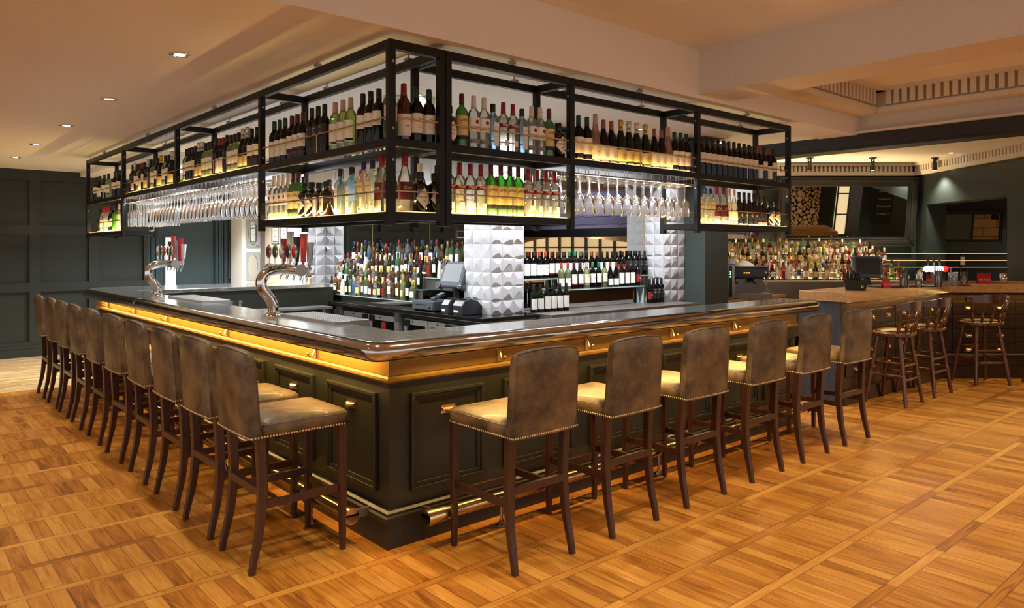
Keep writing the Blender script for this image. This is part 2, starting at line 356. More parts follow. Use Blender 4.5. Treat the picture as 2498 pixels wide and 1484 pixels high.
def dup(root, loc, rz, label, group=None):
    r = root.copy(); COL.objects.link(r); r.location = loc; r.rotation_euler = (0, 0, rz); r['label'] = label
    if group: r['group'] = group
    for ch in list(root.children):
        c = ch.copy(); COL.objects.link(c); c.parent = r
        for g in list(ch.children):
            d = g.copy(); COL.objects.link(d); d.parent = c
    return r
def bx(a, b, m=None): return M().box(a, b, m)
ORD = lambda n: '%d%s' % (n, 'th' if 10 <= n % 100 <= 20 else {1: 'st', 2: 'nd', 3: 'rd'}.get(n % 10, 'th'))
TXT = {}
def text_geo(t, size, bold=0):
    k = (t, size)
    if k not in TXT:
        cu = bpy.data.curves.new('lettering', 'FONT'); cu.body = t; cu.size = size; cu.align_x = 'CENTER'; cu.align_y = 'CENTER'; cu.resolution_u = 3
        cu.fill_mode = 'FRONT'
        ob = bpy.data.objects.new('lettering', cu); me = bpy.data.meshes.new_from_object(ob)
        TXT[k] = ([tuple(v.co) for v in me.vertices], [tuple(p.vertices) for p in me.polygons])
        bpy.data.objects.remove(ob); bpy.data.curves.remove(cu); bpy.data.meshes.remove(me)
    return TXT[k]
def text_flat(mb, t, size, o, u, w=(0, 0, 1), m=0, fit=None, mirror=False):
    vs, fs = text_geo(t, size); o, u, w = Vector(o), Vector(u), Vector(w)
    wd = max(v[0] for v in vs)-min(v[0] for v in vs); k = 1 if not fit else fit/wd
    mb.add([o+u*(v[0]*k)+w*v[1] for v in vs], fs, m=m)
def text_cyl(mb, t, size, r, z, m=0, fit=None, arc=0, a0=0):
    vs, fs = text_geo(t, size); wd = max(v[0] for v in vs)-min(v[0] for v in vs); k = 1 if not fit else fit/wd
    out = []
    for x, y, _ in vs:
        x *= k; a = x/r+a0; out.append((r*math.sin(a), -r*math.cos(a), z+y-arc*x*x))
    mb.add(out, fs, m=m)
CA = math.radians(48.8)
def cw(lat, d, z=0):   # frame of the angled back wall
    return (-2.101+lat*math.sin(CA)+d*math.cos(CA), -3.397-lat*math.cos(CA)+d*math.sin(CA), z)
RZ = math.radians(-41.2)   # local +X along the angled wall, local +Y away into it
# ------------------------------------------------------------------ the setting
struct('floor', M().box((-9, -14, -.12), (18, 6.45, 0)), parquet('teak_parquet'))
o = struct('floor', M().box((-9, 6.45, -.12), (14, 11, 0)), parquet('maple_boards', False)); o.name = 'floor_far'
struct('floor_bar_well_bounce', M().box((.11, .11, .0), (4.25, 2.3, .012)).box((.11, 2.3, .0), (2.5, 6.5, .012)), mWELL)  # unseen pale floor, added to bounce light up to the inner ceiling
m = M()
m.box((-9, -.05, 2.77), (.35, 10, 3.3)); m.box((.35, -.05, 2.77), (5.58, .35, 3.3)); m.box((.35, 7.75, 2.70), (7, 10, 3.3)); m.box((.35, .35, 3.0), (5.58, 7.75, 3.3))
struct('ceiling', m, mPLAS)
o = struct('ceiling', M().box((-9, -9, 3.15), (2.76, -.05, 3.35)).box((3.17, -9, 3.15), (5.58, -.05, 3.35)), mPLAS); o.name = 'ceiling_upper'
struct('trim_1', M().box((2.76, -9, 2.80), (3.17, -.05, 3.2)), mPLAS2)                       # plaster beam
# stepped coffer with reeded cornice
m = M()
m.box((5.3, -8.6, 2.95), (5.58, -.05, 3.15)); m.box((3.17, -.33, 2.95), (5.3, -.05, 3.15))
m.box((5.27, -8.6, 2.93), (5.31, -.33, 2.975)); m.box((3.17, -.36, 2.93), (5.31, -.32, 2.975))
for k in range(110):
    y = -.45-k*.072; m.box((5.25, y, 2.99), (5.30, y-.045, 3.12))
for k in range(26):
    x = 5.2-k*.075; m.box((x, -.38, 2.99), (x-.045, -.33, 3.12))
m.box((5.2, -8.6, 3.12), (5.3, -.33, 3.15)); m.box((3.17, -.43, 3.12), (5.3, -.33, 3.15))
struct('trim_2', m, mPLAS2)
struct('trim_3', M().box((5.58, -9, 2.79), (5.86, -.05, 3.3)).box((5.50, -9, 2.78), (5.58, -.05, 2.80)), mPLAS2)   # coffer fascia
struct('trim_4', M().box((5.55, -9, 2.655), (5.86, 9, 2.78)).box((5.57, -9, 2.63), (5.84, 9, 2.655)), P('painted_steel_beam', '1E1A18', .45))
# second room: ceiling, angled wall, side wall with opening
def Q(pts, z0, z1): return M().prism([cw(a, b)[:2] for a, b in pts], z0, z1)
m = M(); m.prism([(5.86, -9), (18, -9), (18, 9), (5.86, 9)], 3.1, 3.3); struct('ceiling_side', m, mPLAS)
m = Q([(2.0, 12.95), (12, 12.95), (12, 13.2), (2.0, 13.2)], 0, 3.1); struct('wall_angled', m, mGREEN)
m = Q([(7.12, 10.05), (7.45, 10.05), (7.45, 12.95), (7.12, 12.95)], 2.36, 3.1)
for a, b in ((10.05, 10.57), (12.62, 12.95)): m.prism([cw(7.12, a)[:2], cw(7.45, a)[:2], cw(7.45, b)[:2], cw(7.12, b)[:2]], 0, 2.36)
struct('wall_right', m, mGREEN)
m = M(); ux, uy = math.sin(CA), -math.cos(CA)   # along the angled wall
def corn(m, lat0, lat1, d):
    m.prism([cw(lat0, d)[:2], cw(lat1, d)[:2], cw(lat1, d-.06)[:2], cw(lat0, d-.06)[:2]], 2.88, 2.95)
    m.prism([cw(lat0, d)[:2], cw(lat1, d)[:2], cw(lat1, d-.12)[:2], cw(lat0, d-.12)[:2]], 3.05, 3.1)
    n = int((lat1-lat0)/.075)
    for k in range(n):
        a = lat0+k*.075; m.prism([cw(a, d)[:2], cw(a+.045, d)[:2], cw(a+.045, d-.07)[:2], cw(a, d-.07)[:2]], 2.95, 3.05)
corn(m, 3.0, 7.12, 12.95)
def corn2(m, d0, d1, lat):
    m.prism([cw(lat, d0)[:2], cw(lat, d1)[:2], cw(lat-.06, d1)[:2], cw(lat-.06, d0)[:2]], 2.88, 2.95)
    m.prism([cw(lat, d0)[:2], cw(lat, d1)[:2], cw(lat-.12, d1)[:2], cw(lat-.12, d0)[:2]], 3.05, 3.1)
    for k in range(int((d1-d0)/.075)):
        a = d0+k*.075; m.prism([cw(lat, a)[:2], cw(lat, a+.045)[:2], cw(lat-.07, a+.045)[:2], cw(lat-.07, a)[:2]], 2.95, 3.05)
corn2(m, 9.3, 12.95, 7.12); struct('trim_5', m, mPLAS2)
# far panelled wall
m = M(); m.box((-9, 9.53, 0), (1.45, 9.8, 2.8)); m.box((2.4, 9.53, 0), (2.9, 9.8, 2.8)); m.box((1.45, 9.6, 0), (2.6, 9.8, 2.8))
sx_ = [-.24+.778*k for k in range(-9, 2)]
for x in sx_: m.box((x-.07, 9.47, .2), (x+.07, 9.53, 2.78))
m.box((1.25, 9.47, 0), (1.32, 9.53, 2.78))
for z0, z1 in ((2.62, 2.79), (1.808, 1.949), (.957, 1.092), (.10, .215)): m.box((-9, 9.473, z0), (1.31, 9.53, z1))
for a, b in zip(sx_[:-1], sx_[1:]):
    for z0, z1 in ((1.949, 2.62), (1.092, 1.808), (.215, .957)):
        for q in ((a+.07, 9.50, z0, b-.07, 9.53, z0+.012), (a+.07, 9.50, z1-.012, b-.07, 9.53, z1)): m.box(q[:3], q[3:])
struct('wall_far', m, mGREEN)
m = M()
for i in range(4): m.box((1.32+i*.037, 9.47-.008*(i % 2), 0), (1.345+i*.037, 9.53, 2.78)); m.box((2.40+i*.045, 9.47-.008*(i % 2), 0), (2.43+i*.045, 9.6, 2.78))
m.box((1.31, 9.5, 0), (1.48, 9.6, 2.78)); m.box((2.39, 9.5, 0), (2.6, 9.6, 2.78))
for z0, z1 in ((1.1, 1.72), (1.9, 2.5)):
    m.box((2.63, 9.50, z0), (2.65, 9.53, z1)); m.box((2.80, 9.50, z0), (2.82, 9.53, z1)); m.box((2.63, 9.50, z0-.02), (2.82, 9.53, z0)); m.box((2.63, 9.5, z1), (2.82, 9.53, z1+.02))
struct('trim_6', m, mTEAL)
dr = struct('door_1', M().box((1.48, 9.55, 0), (2.39, 9.6, 2.6)), mTEAL)
obj('door_glass', M().box((1.60, 9.545, .5), (1.76, 9.552, 1.78)), mLEDS, dr)
obj('door_glass_frame', M().box((1.575, 9.535, .45), (1.6, 9.555, 1.83)).box((1.76, 9.535, .45), (1.785, 9.555, 1.83)).box((1.6, 9.535, 1.78), (1.76, 9.555, 1.83)), mTEAL, dr)
m = M(); 
for i, (h, dd) in enumerate(((.13, .02), (.02, .03), (.02, .025))): m.box((-9, 9.47-dd, sum((.13, .02, .02)[:i])), (1.31, 9.5, sum((.13, .02, .02)[:i+1])))
struct('baseboard_far', m, mGREEN)
struct('wall_white', M().box((2.66, 9.0, 0), (3.05, 9.5, 2.9)), mWHITE)
struct('trim_7', M().box((2.985, 8.96, 0), (3.05, 9.0, 2.9)), P('grey_trim', '77716C', .6))
m = M().box((3.05, 7.4, 0), (3.25, 9.5, 3.0)); struct('wall_cream', m, mCREAM)
# wall carrying the mirrors
m = M().box((3.14, 2.95, 0), (3.4, 7.4, 3.0)); m.box((3.2, 2.88, 0), (5.8, 3.2, 3.0)); struct('wall_back', m, P('dark_grey_wall', '2A2A2C', .6))  # plain dark grey wall
# faceted tiles
rt = random.Random(3)
def facets(m, o, u, n, nu, nv, s=.155, h=.150):
    o, u, n = Vector(o), Vector(u), Vector(n); w = Vector((0, 0, 1))
    flip = u.cross(w).dot(n) < 0
    for i in range(nu):
        for j in range(nv):
            c = o+u*(i*s)+w*(j*h); g = .003
            P4 = [c+u*g+w*g, c+u*(s-g)+w*g, c+u*(s-g)+w*(h-g), c+u*g+w*(h-g)]
            k = rt.random(); ax, az = rt.uniform(.25, .75), rt.uniform(.25, .75); w1 = rt.uniform(.05, .24); h1 = rt.uniform(.04, .2); d = rt.uniform(.010, .021)
            I = [c+u*(s*min(max(ax+a*w1, .05), .95))+w*(h*min(max(az+b*h1, .05), .95))+n*(d*(1+.25*a*(k-.5))) for a, b in ((-1, -1), (1, -1), (1, 1), (-1, 1))]
            fs = [(0, 1, 5, 4), (1, 2, 6, 5), (2, 3, 7, 6), (3, 0, 4, 7), (4, 5, 6, 7)]
            if flip: fs = [f[::-1] for f in fs]
            m.add(P4+I, fs)
def tiled(name, box, faces):
    m = M(); m.box(box[0], box[1], 1)
    for f in faces: facets(m, *f)
    return struct(name, m, [mTILE, mGROUT])
X1, Y1, XM, YM = 2.82, 2.56, 3.13, 2.87
tiled('wall_tiled_pillar', ((X1+.001, Y1+.001, .90), (X1+.465, Y1+.465, 3.0)), [((X1, Y1+.465, .90), (0, -1, 0), (-1, 0, 0), 3, 14), ((X1, Y1, .90), (1, 0, 0), (0, -1, 0), 3, 14)])
tiled('wall_tiled_corner', ((5.761, Y1+.001, .90), (6.225, 2.9, 3.0)), [((5.76, YM, .90), (0, -1, 0), (-1, 0, 0), 2, 14), ((5.76, Y1, .90), (1, 0, 0), (0, -1, 0), 3, 14)])
tiled('wall_tiled_end', ((X1+.001, 6.90, .90), (3.14, 7.4, 3.0)), [((X1, 7.365, .90), (0, -1, 0), (-1, 0, 0), 3, 14), ((X1, 6.90, .90), (1, 0, 0), (0, -1, 0), 2, 14)])
tiled('wall_tiled_bulkhead', ((X1+.001, Y1+.466, 2.25), (3.14, 6.9, 3.0)), [((X1, 6.9, 2.25), (0, -1, 0), (-1, 0, 0), 25, 5)])
tiled('wall_tiled_header', ((X1+.466, Y1+.001, 2.55), (5.76, 2.9, 2.87)), [((X1+.465, Y1, 2.55), (1, 0, 0), (0, -1, 0), 15, 2)])
struct('trim_8', M().box((X1+.46, Y1-.02, 2.87), (5.78, 2.9, 2.94)).box((X1+.46, Y1-.01, 2.50), (5.76, 2.9, 2.55)), mFRD)
def mirror(label, a, b, seams):
    t = obj('mirror', M().box(a, b), mMIRR); tag(t, label, 'mirror', None); 
    for s in seams: obj('joint_strip', M().box(*s), mPBRASS, t)
    return t
mirror('tall mirror wall behind the tiered spirit bottles, left of the tiled pillar', (XM, Y1+.466, .95), (XM+.008, 6.899, 2.249),
       [((XM-.003, y, .95), (XM, y+.008, 2.249)) for y in (4.12, 5.5, 6.885)])
mirror('mirror wall behind the rows of wine bottles, between the two tiled pillars', (X1+.466, YM, .91), (5.759, YM+.008, 2.499), [((5.745, YM-.003, .91), (5.757, YM, 2.499))])
# green column
m = M().box((6.23, 2.27, 0), (6.9, 2.9, 3.0)); 
struct('wall_column', M().box((6.227, 2.236, 0), (6.757, 2.95, 3.05)), P('column_paint', '3C4644', .6))
# walls and stonework seen only in the mirrors
struct('wall_stone', M().box((12.5, -9, 2.14), (12.9, -1.5, 3.1)), brick('purple_lit_stone', '7A7496', '9A94B4', '4A4660', .5, .22))  # purple light is put into the stone's colour
struct('trim_9', M().box((12.35, -9, 1.92), (12.95, -1.5, 2.14)), P('lintel_steel', '17151A', .5))
m = M(); poly = [(-9, 3.0)]+[(-9+8*t/20, 1.45+.5*math.sin(PI*(t/20)**.6)) for t in range(21)]+[(-1, 3.0)]
vs = [(13.3, y, z) for y, z in poly]+[(13.7, y, z) for y, z in poly]; n_ = len(poly)
m.add(vs, [tuple(range(n_)), tuple(range(n_, 2*n_))[::-1]]+[(i, i+n_, (i+1) % n_+n_, (i+1) % n_) for i in range(n_)])
mBRN = brick('brown_stone', 'A88458', '8A6842', '5A4228', .5, .24); struct('wall_arch', m, mBRN)
wn = struct('window_1', M().box((15.2, -10, 0), (15.3, 0, 3.0)), P('glow_panes', 'D8B070', .6, emit=.7, ecol=(1, .70, .36)))
m = M()
for k in range(17): m.box((15.1, -10+k*.6, 0), (15.2, -9.95+k*.6, 3.0))
for z in (.9, 1.62, 2.4): m.box((15.1, -10, z), (15.2, 0, z+.05))
obj('window_frame', m, mBLK, wn)
spot(12.9, -5, 1.9, 60, 'warm', 150, .8, tgt=(13.6, -4.5, 1.7)); spot(10.8, -4.5, 3.0, 80, 'cool', 120, .8, tgt=(12.6, -4.5, 2.4))  # added fill spots that brighten the arch and stone, not real fittings
struct('wall_stone_pier', Q([(12.2, 6.35), (13.6, 6.35), (13.6, 6.0), (12.2, 6.0)], 0, 3.1), mBRN)
struct('wall_opposite', Q([(6.6, 6.3), (12.2, 6.3), (12.2, 6.0), (6.6, 6.0)], 0, 3.1), mGREEN)

# ------------------------------------------------------------------ main bar counter
bar = thing('bar_counter', 'long dark green panelled L-shaped bar with pewter top and gold-lit frieze', 'bar', (0, 0, 0))
YE, XE = 6.62, 4.36
m = M(); m.prism([(0, 0), (XE, 0), (XE, .45), (XE-.1, .45), (XE-.1, .1), (.1, .1), (.1, YE-.1), (2.6, YE-.1), (2.6, YE), (0, YE)], .141, 1.085)
m.box((.1, 5.62, .35), (2.6, 5.66, 1.085)); m.prism([(-.035, -.035), (XE+.03, -.035), (XE+.03, .45), (XE-.09, .45), (XE-.09, .11), (.11, .11), (.11, YE), (-.035, YE)], 0, .14)
obj('counter_body', m, mBAR, bar)
mFRZ = P('bronze_frieze', '8E6C2C', .38, .2)
def strip_prof(prof, name, mat, z, y0=-0.0, ext=0):
    m = M(); m.sweep([(o_, u_) for o_, u_ in prof], [(0, YE, z), (0, 0, z), (XE, 0, z)])
    return obj(name, m, mat, bar)
strip_prof([(0, 0), (.045, .0), (.05, .03), (.035, .035), (.035, .05), (.02, .06), (0, .06)], 'base_moulding', mBAR, .14)
strip_prof([(0, -.012), (.02, -.012), (.03, 0), (.03, .014), (.02, .024), (0, .024)], 'bead_moulding', mFRZ, .892)
strip_prof([(0, 0), (.012, 0), (.012, .09), (.045, .13), (0, .13)], 'frieze', mFRZ, .918)
def panel(m, u0, u1, z0, z1, side):
    f = (lambda u, o, z: (-o, u, z)) if side == 'L' else (lambda u, o, z: (u, -o, z))
    w, w2 = .022, .045
    for (a, b, c, d, t) in ((u0, z0, u1, z0+w, .022), (u0, z1-w, u1, z1, .022), (u0, z0+w, u0+w, z1-w, .022), (u1-w, z0+w, u1, z1-w, .022),
                            (u0+w, z0+w, u1-w, z0+w2, .012), (u0+w, z1-w2, u1-w, z1-w, .012), (u0+w, z0+w2, u0+w2, z1-w2, .012), (u1-w2, z0+w2, u1-w, z1-w2, .012)):
        m.box(f(a, 0, b), f(c, t, d))
LP = [(.12+.757*k, .12+.757*k+.575) for k in range(8)]; RP = [(.13, .64), (.80, 1.40), (1.56, 2.2), (2.36, 2.98), (3.13, 3.70), (3.8, 4.3)]
for lst, side in ((LP, 'L'), (RP, 'R')):
    for a, b in lst:
        m = M(); panel(m, a, b, .27, .81, side); obj('door_panel', m, mBAR, bar, bev=.004)
def cup_pull(parent, loc, rz, w=.09, mat=None):
    m = M(); n = 10; pts = []
    m.cbox((0, .001, .012), (w, .004, .012)); m.cbox((0, .001, .0), (w, .003, .045))
    for k in range(n):     # half-shell
        a0, a1 = PI*k/n, PI*(k+1)/n
        for j in range(4):
            b0, b1 = PI/2*j/4, PI/2*(j+1)/4
            def pt(a, b): return (-math.cos(a)*w*.46, -math.sin(a)*math.sin(b)*.028-.003, .012-(.034*math.sin(a)*(1-math.cos(b))))
            m.add([pt(a0, b0), pt(a1, b0), pt(a1, b1), pt(a0, b1)], [(0, 1, 2, 3)], True)
    return obj('cup_handle', m, mat or mPBRASS, parent, loc=loc, rot=(0, 0, rz))
for a, b in LP: cup_pull(bar, (-.004, (a+b)/2, .705), -PI/2, .10)
for a, b in RP: cup_pull(bar, ((a+b)/2, -.004, .69), 0, .10)
def hook(loc, rz):
    m = M(); m.cbox((0, -.003, 0), (.022, .006, .085)); m.tube([(0, -.005, .035), (0, -.02, .01), (0, -.03, -.02), (0, -.05, -.03), (0, -.062, -.012)], [.006, .007, .006, .005, .005], 8)
    m.ball((0, -.063, -.008), .009, 6)
    obj('coat_hook', m, mPBRASS, bar, loc=loc, rot=(0, 0, rz))
for y in (.81, 2.3, 3.81, 4.9, 6.03): hook((-.014, y, .965), -PI/2)
for x in (.75, 1.52, 2.45, 3.3): hook((x, -.014, .965), 0)
# pewter top: slab and rounded nosing
m = M(); m.prism([(-.2, -.2), (XE, -.2), (XE, .17), (.17, .17), (.17, 5.57), (2.62, 5.57), (2.62, 6.62), (-.06, 6.62), (-.2, 6.2)], 1.088, 1.13); obj('countertop', m, mPEW, bar, bev=.003)
m = M(); R_ = .052
m.tube([(-.03, 6.62, 1.083), (-.12, 6.5, 1.083), (-.19, 6.28, 1.083), (-.2, 6.1, 1.083), (-.2, 4.12, 1.083)], R_, 20); m.tube([(-.2, 4.1, 1.083), (-.2, -.13, 1.083), (-.198, -.155, 1.083), (-.190, -.177, 1.083), (-.177, -.190, 1.083), (-.155, -.198, 1.083), (-.13, -.2, 1.083), (1.2, -.2, 1.083)], R_, 20)
m.tube([(1.21, -.2, 1.083), (XE-.06, -.2, 1.083), (XE-.01, -.185, 1.083), (XE+.005, -.15, 1.083), (XE+.005, .17, 1.083)], R_, 20)
for a, b, c in (((-.2, 4.05, 1.083), (-.2, 4.17, 1.083), 0), ((1.15, -.2, 1.083), (1.27, -.2, 1.083), 0)): m.tube([a, b], R_+.003, 20)
obj('nosing', m, mPEWN, bar)
obj('soffit', M().box((-.2, -.2, 1.062), (0, 6.3, 1.088)).box((0, -.2, 1.062), (XE, 0, 1.088)), mBAR, bar)
obj('led_strip', M().box((-.14, .1, 1.057), (-.12, 6.3, 1.062)).box((.1, -.14, 1.057), (XE-.05, -.12, 1.062)), mLED, bar)
strip((-.13, 3.25, 1.055), .02, 6.3, 80, 'gold', (0, math.radians(-40), 0)); strip((2.15, -.13, 1.055), 4.1, .02, 54, 'gold', (math.radians(-40), 0, 0))
# foot rails
def foot_rail(label, pts, ends, posts, brk, side):
    t = thing('foot_rail', label, 'foot rail', (pts[0][0], pts[0][1], 0)); o = Vector((pts[0][0], pts[0][1], 0)); sh = lambda p: tuple(Vector(p)-o)
    m = M(); m.tube([sh(p) for p in pts], .036, 20); obj('rail', m, mBRASS, t)
    for p, q in ends: m = M(); m.tube([sh(p), sh(q)], .041, 16); m.tube([sh(p), sh(Vector(p)*.6+Vector(q)*.4)], .044, 16); obj('end_cap', m, mPBRASS, t)
    for x, y in posts:
        m = M(); m.tube([sh((x, y, 0)), sh((x, y, .135))], .010, 8); m.lathe([(.04, 0), (.038, .006), (.014, .014), (.012, .03)], 14, sh((x, y, 0))); obj('support_post', m, mCHR, t)
    for x, y in brk:
        m = M(); d = (-1, 0) if side == 'L' else (0, -1)
        a, b = Vector((x, y, .165)), Vector((x-d[0]*.128, y-d[1]*.128, .12))
        if side == 'L': m.box(sh((x, y-.012, .14)), sh((x+.128, y+.012, .185))); m.box(sh((x+.122, y-.02, .06)), sh((x+.13, y+.02, .19)))
        else: m.box(sh((x-.012, y, .14)), sh((x+.012, y+.128, .185))); m.box(sh((x-.02, y+.122, .06)), sh((x+.02, y+.13, .19)))
        obj('bracket', m, mSS, t)
foot_rail('brass foot rail along the left arm of the bar, beside the long stool row', [(-.15, .16, .163), (-.15, 6.5, .163)], [((-.15, .13, .163), (-.15, .2, .163))], [(-.15, y) for y in (.62, 2.0, 3.6, 5.2)], [(-.15, y) for y in (.16, 1.5, 3.0, 4.5, 6.0)], 'L')
foot_rail('brass foot rail along the right arm of the bar, in front of six stools', [(.16, -.15, .163), (4.3, -.15, .163)], [((.13, -.15, .163), (.25, -.15, .163)), ((2.55, -.15, .163), (2.68, -.15, .163)), ((4.28, -.15, .163), (4.36, -.15, .163))], [(x, -.15) for x in (.66, 2.13, 3.7)], [(x, -.15) for x in (.2, 1.35, 2.4, 3.3)], 'R')

# ------------------------------------------------------------------ leather bar stools
def make_stool():
    t = thing('bar_stool', '', 'bar stool', group='leather bar stools round the bar')
    # local frame: faces +Y (bar); back at -Y
    def leg(m, side, back):
        if back:
            pts = [(.188*side, -.235, .70), (.19*side, -.222, .42), (.195*side, -.24, .2), (.20*side, -.28, .0)]; ws = [.046, .044, .038, .030]
        else:
            pts = [(.205*side, .205, .68), (.205*side, .208, .35), (.205*side, .21, .0)]; ws = [.046, .040, .028]
        pl = []; wl_ = []
        for i in range(len(pts)-1):
            for q in range(4):
                t_ = q/4; p0, p1, p2, p3 = pts[max(i-1, 0)], pts[i], pts[i+1], pts[min(i+2, len(pts)-1)]
                pl.append([.5*(2*p1[k]+(-p0[k]+p2[k])*t_+(2*p0[k]-5*p1[k]+4*p2[k]-p3[k])*t_*t_+(-p0[k]+3*p1[k]-3*p2[k]+p3[k])*t_**3) if k < 2 else p1[k]+(p2[k]-p1[k])*t_ for k in range(3)]); wl_.append(ws[i]+(ws[i+1]-ws[i])*t_)
        pl.append(pts[-1]); wl_.append(ws[-1]); rg = []
        for p, w in zip(pl, wl_):
            h, c_ = w/2, .004; rg.append([(p[0]+x_, p[1]+y_, p[2]) for x_, y_ in ((h-c_, h), (h, h-c_), (h, -h+c_), (h-c_, -h), (-h+c_, -h), (-h, -h+c_), (-h, h-c_), (-h+c_, h))])
        m.rings(rg)
        m.lathe([(.011, -.0), (.012, .008)], 8, (pts[-1][0], pts[-1][1], .0), m=1)
    for s in (-1, 1):
        for b in (0, 1): m = M(); leg(m, s, b); obj('leg', m, [mWALN, mRUB], t)
    m = M(); m.box((-.19, .2, .26), (.19, .222, .30)); obj('stretcher', m, mWALN, t, bev=.003)
    m = M(); m.box((-.18, -.245, .375), (.18, -.222, .415)); obj('stretcher', m, mWALN, t, bev=.003)
    for s in (-1, 1): m = M(); m.box((.188*s, -.235, .31), (.208*s, .2, .35)); obj('stretcher', m, mWALN, t, bev=.003)
    # upholstered seat with rounded edges
    def loft(m, rings):
        n = len(rings[0]); vs = [p for r in rings for p in r]; fs = []
        for i in range(len(rings)-1):
            for k in range(n): a, b = i*n+k, i*n+(k+1) % n; fs.append((a, b, b+n, a+n))
        fs.append(tuple(range(n))[::-1]); fs.append(tuple(range((len(rings)-1)*n, len(rings)*n))); m.add(vs, fs, True)
    def rr(w, d, r, cx, cy, z, bulge=0, n=6):
        out = []
        for sx, sy, a0 in ((1, -1, -90), (1, 1, 0), (-1, 1, 90), (-1, -1, 180)):
            for k in range(n+1):
                a = math.radians(a0+90*k/n); out.append((cx+sx*(w-r)+r*math.cos(a), cy+sy*(d-r)+r*math.sin(a), z))
        return out
    m = M(); loft(m, [rr(.222, .228, .03, 0, 0, .665), rr(.230, .236, .035, 0, 0, .68), rr(.232, .238, .035, 0, 0, .725), rr(.222, .228, .04, 0, 0, .744), rr(.17, .17, .05, 0, 0, .756), rr(.06, .06, .05, 0, 0, .760)])
    m.tube([p for p in rr(.228, .234, .035, 0, 0, .729)]+[rr(.228, .234, .035, 0, 0, .729)[0]], .0035, 6, m=0)
    obj('seat', m, mLEATH, t)
    # curved backrest: slab from z .665 to 1.095, curved in plan, leaning a little
    nx, nz = 12, 24; vs = []; fs = []; th = .062
    for side in (0, 1):
        for j in range(nz+1):
            for i in range(nx+1):
                u = -1+2*i/nx; w = j/nz; z = .66+.435*w
                e = .012*(abs(u)**8)+.0; edge = min(1, (1-abs(u))*6+.35) if True else 1
                top = 1 if w < .97 else .5
                hw = .226-.008*w
                if w > .92: hw -= .013*((w-.92)/.08)**2
                yc = -.262-.03*w-.022*(1-u*u)*(.35+.65*w)
                zt = z-(.012*abs(u)**3 if w > .8 else 0)-(.012*(1-u*u) if w > .85 else 0)*(-.6)
                t2 = th/2*(1-.35*abs(u)**6)*(1-.55*max(0, (w-.85)/.15)**2)
                vs.append((u*hw, yc+(t2 if side else -t2), zt))
    def id_(s, i, j): return s*(nx+1)*(nz+1)+j*(nx+1)+i
    for j in range(nz):
        for i in range(nx): fs.append((id_(0, i, j), id_(0, i+1, j), id_(0, i+1, j+1), id_(0, i, j+1))); fs.append((id_(1, i, j), id_(1, i, j+1), id_(1, i+1, j+1), id_(1, i+1, j)))
        fs.append((id_(0, 0, j), id_(0, 0, j+1), id_(1, 0, j+1), id_(1, 0, j))); fs.append((id_(0, nx, j), id_(1, nx, j), id_(1, nx, j+1), id_(0, nx, j+1)))
    for i in range(nx): fs.append((id_(0, i, 0), id_(1, i, 0), id_(1, i+1, 0), id_(0, i+1, 0))); fs.append((id_(0, i, nz), id_(0, i+1, nz), id_(1, i+1, nz), id_(1, i, nz)))
    m = M(); m.add(vs, fs, True)
    for s in (0, 1):
        pth = [Vector(vs[id_(s, 0, j)])*1.0 for j in range(0, nz+1)]+[Vector(vs[id_(s, i, nz)]) for i in range(1, nx)]+[Vector(vs[id_(s, nx, j)]) for j in range(nz, -1, -1)]
        m.tube(pth, .0035, 6)
    b = obj('backrest', m, mLEATH, t); md = b.modifiers.new('soft', 'BEVEL'); md.width = .012; md.segments = 3; md.limit_method = 'ANGLE'; md.angle_limit = .9
    # nailheads round seat bottom and back bottom
    m = M(); pts = []
    ring = rr(.249, .246, .035, 0, 0, .674)
    def walk(pl, step):
        out = []; acc = 0
        for a, c in zip(pl[:-1], pl[1:]):
            a, c = Vector(a), Vector(c); L = (c-a).length; q = acc
            while q < L: out.append(a+(c-a)*(q/L)); q += step
            acc = q-L
        return out
    bk = [(u*.226, -.262-.022*.35*(1-u*u)-.033, .672) for u in [-1+.2*k for k in range(11)]]
    for p in walk([(-.233, -.29, .674), (-.233, .205, .674), (-.22, .240, .674), (.22, .240, .674), (.233, .205, .674), (.233, -.29, .674)], .0155)+walk(bk, .0155):
        x, y, z = p; r = .0064
        d = Vector((x, y, 0)); ax = Vector((1 if x > 0 else -1, 0, 0)) if abs(x) > .227 else Vector((0, 1 if y > 0 else -1, 0))
        u = Vector((0, 0, 1)).cross(ax); w = Vector((0, 0, 1)); vv = [p+(u*math.cos(k*PI/3)+w*math.sin(k*PI/3))*r for k in range(6)]+[p+ax*.005]
        m.add(vv, [(k, (k+1) % 6, 6) for k in range(6)], True)
    obj('nailhead_trim', m, mNAIL, t)
    return t
st = make_stool()
LS = [(.351, 0), (.945, 1), (1.537, 0), (2.177, -1), (2.843, 1), (3.505, 0), (4.182, -1), (4.771, 0), (5.341, 1), (5.995, -1)]
RS = [(.48, 0), (1.19, 1), (1.90, -1), (2.64, 0), (3.337, 1), (4.065, -2)]
def stool_at(loc, rz, lab, first=[True]):
    if first[0]: first[0] = False; st.location = loc; st.rotation_euler = (0, 0, rz); st['label'] = lab
    else: dup(st, loc, rz, lab)
for i, (y, a) in enumerate(LS):
    stool_at((-.41, y, 0), -PI/2+math.radians(a), 'brown leather bar stool on the left side of the bar, '+(ORD(i+1)+' from the corner' if i < 9 else 'farthest from the corner'))
for i, (x, a) in enumerate(RS):
    stool_at((x, -.42, 0), math.radians(a), 'brown leather bar stool on the right side of the bar, '+(ORD(i+1)+' from the corner' if i < 5 else 'farthest from the corner'))
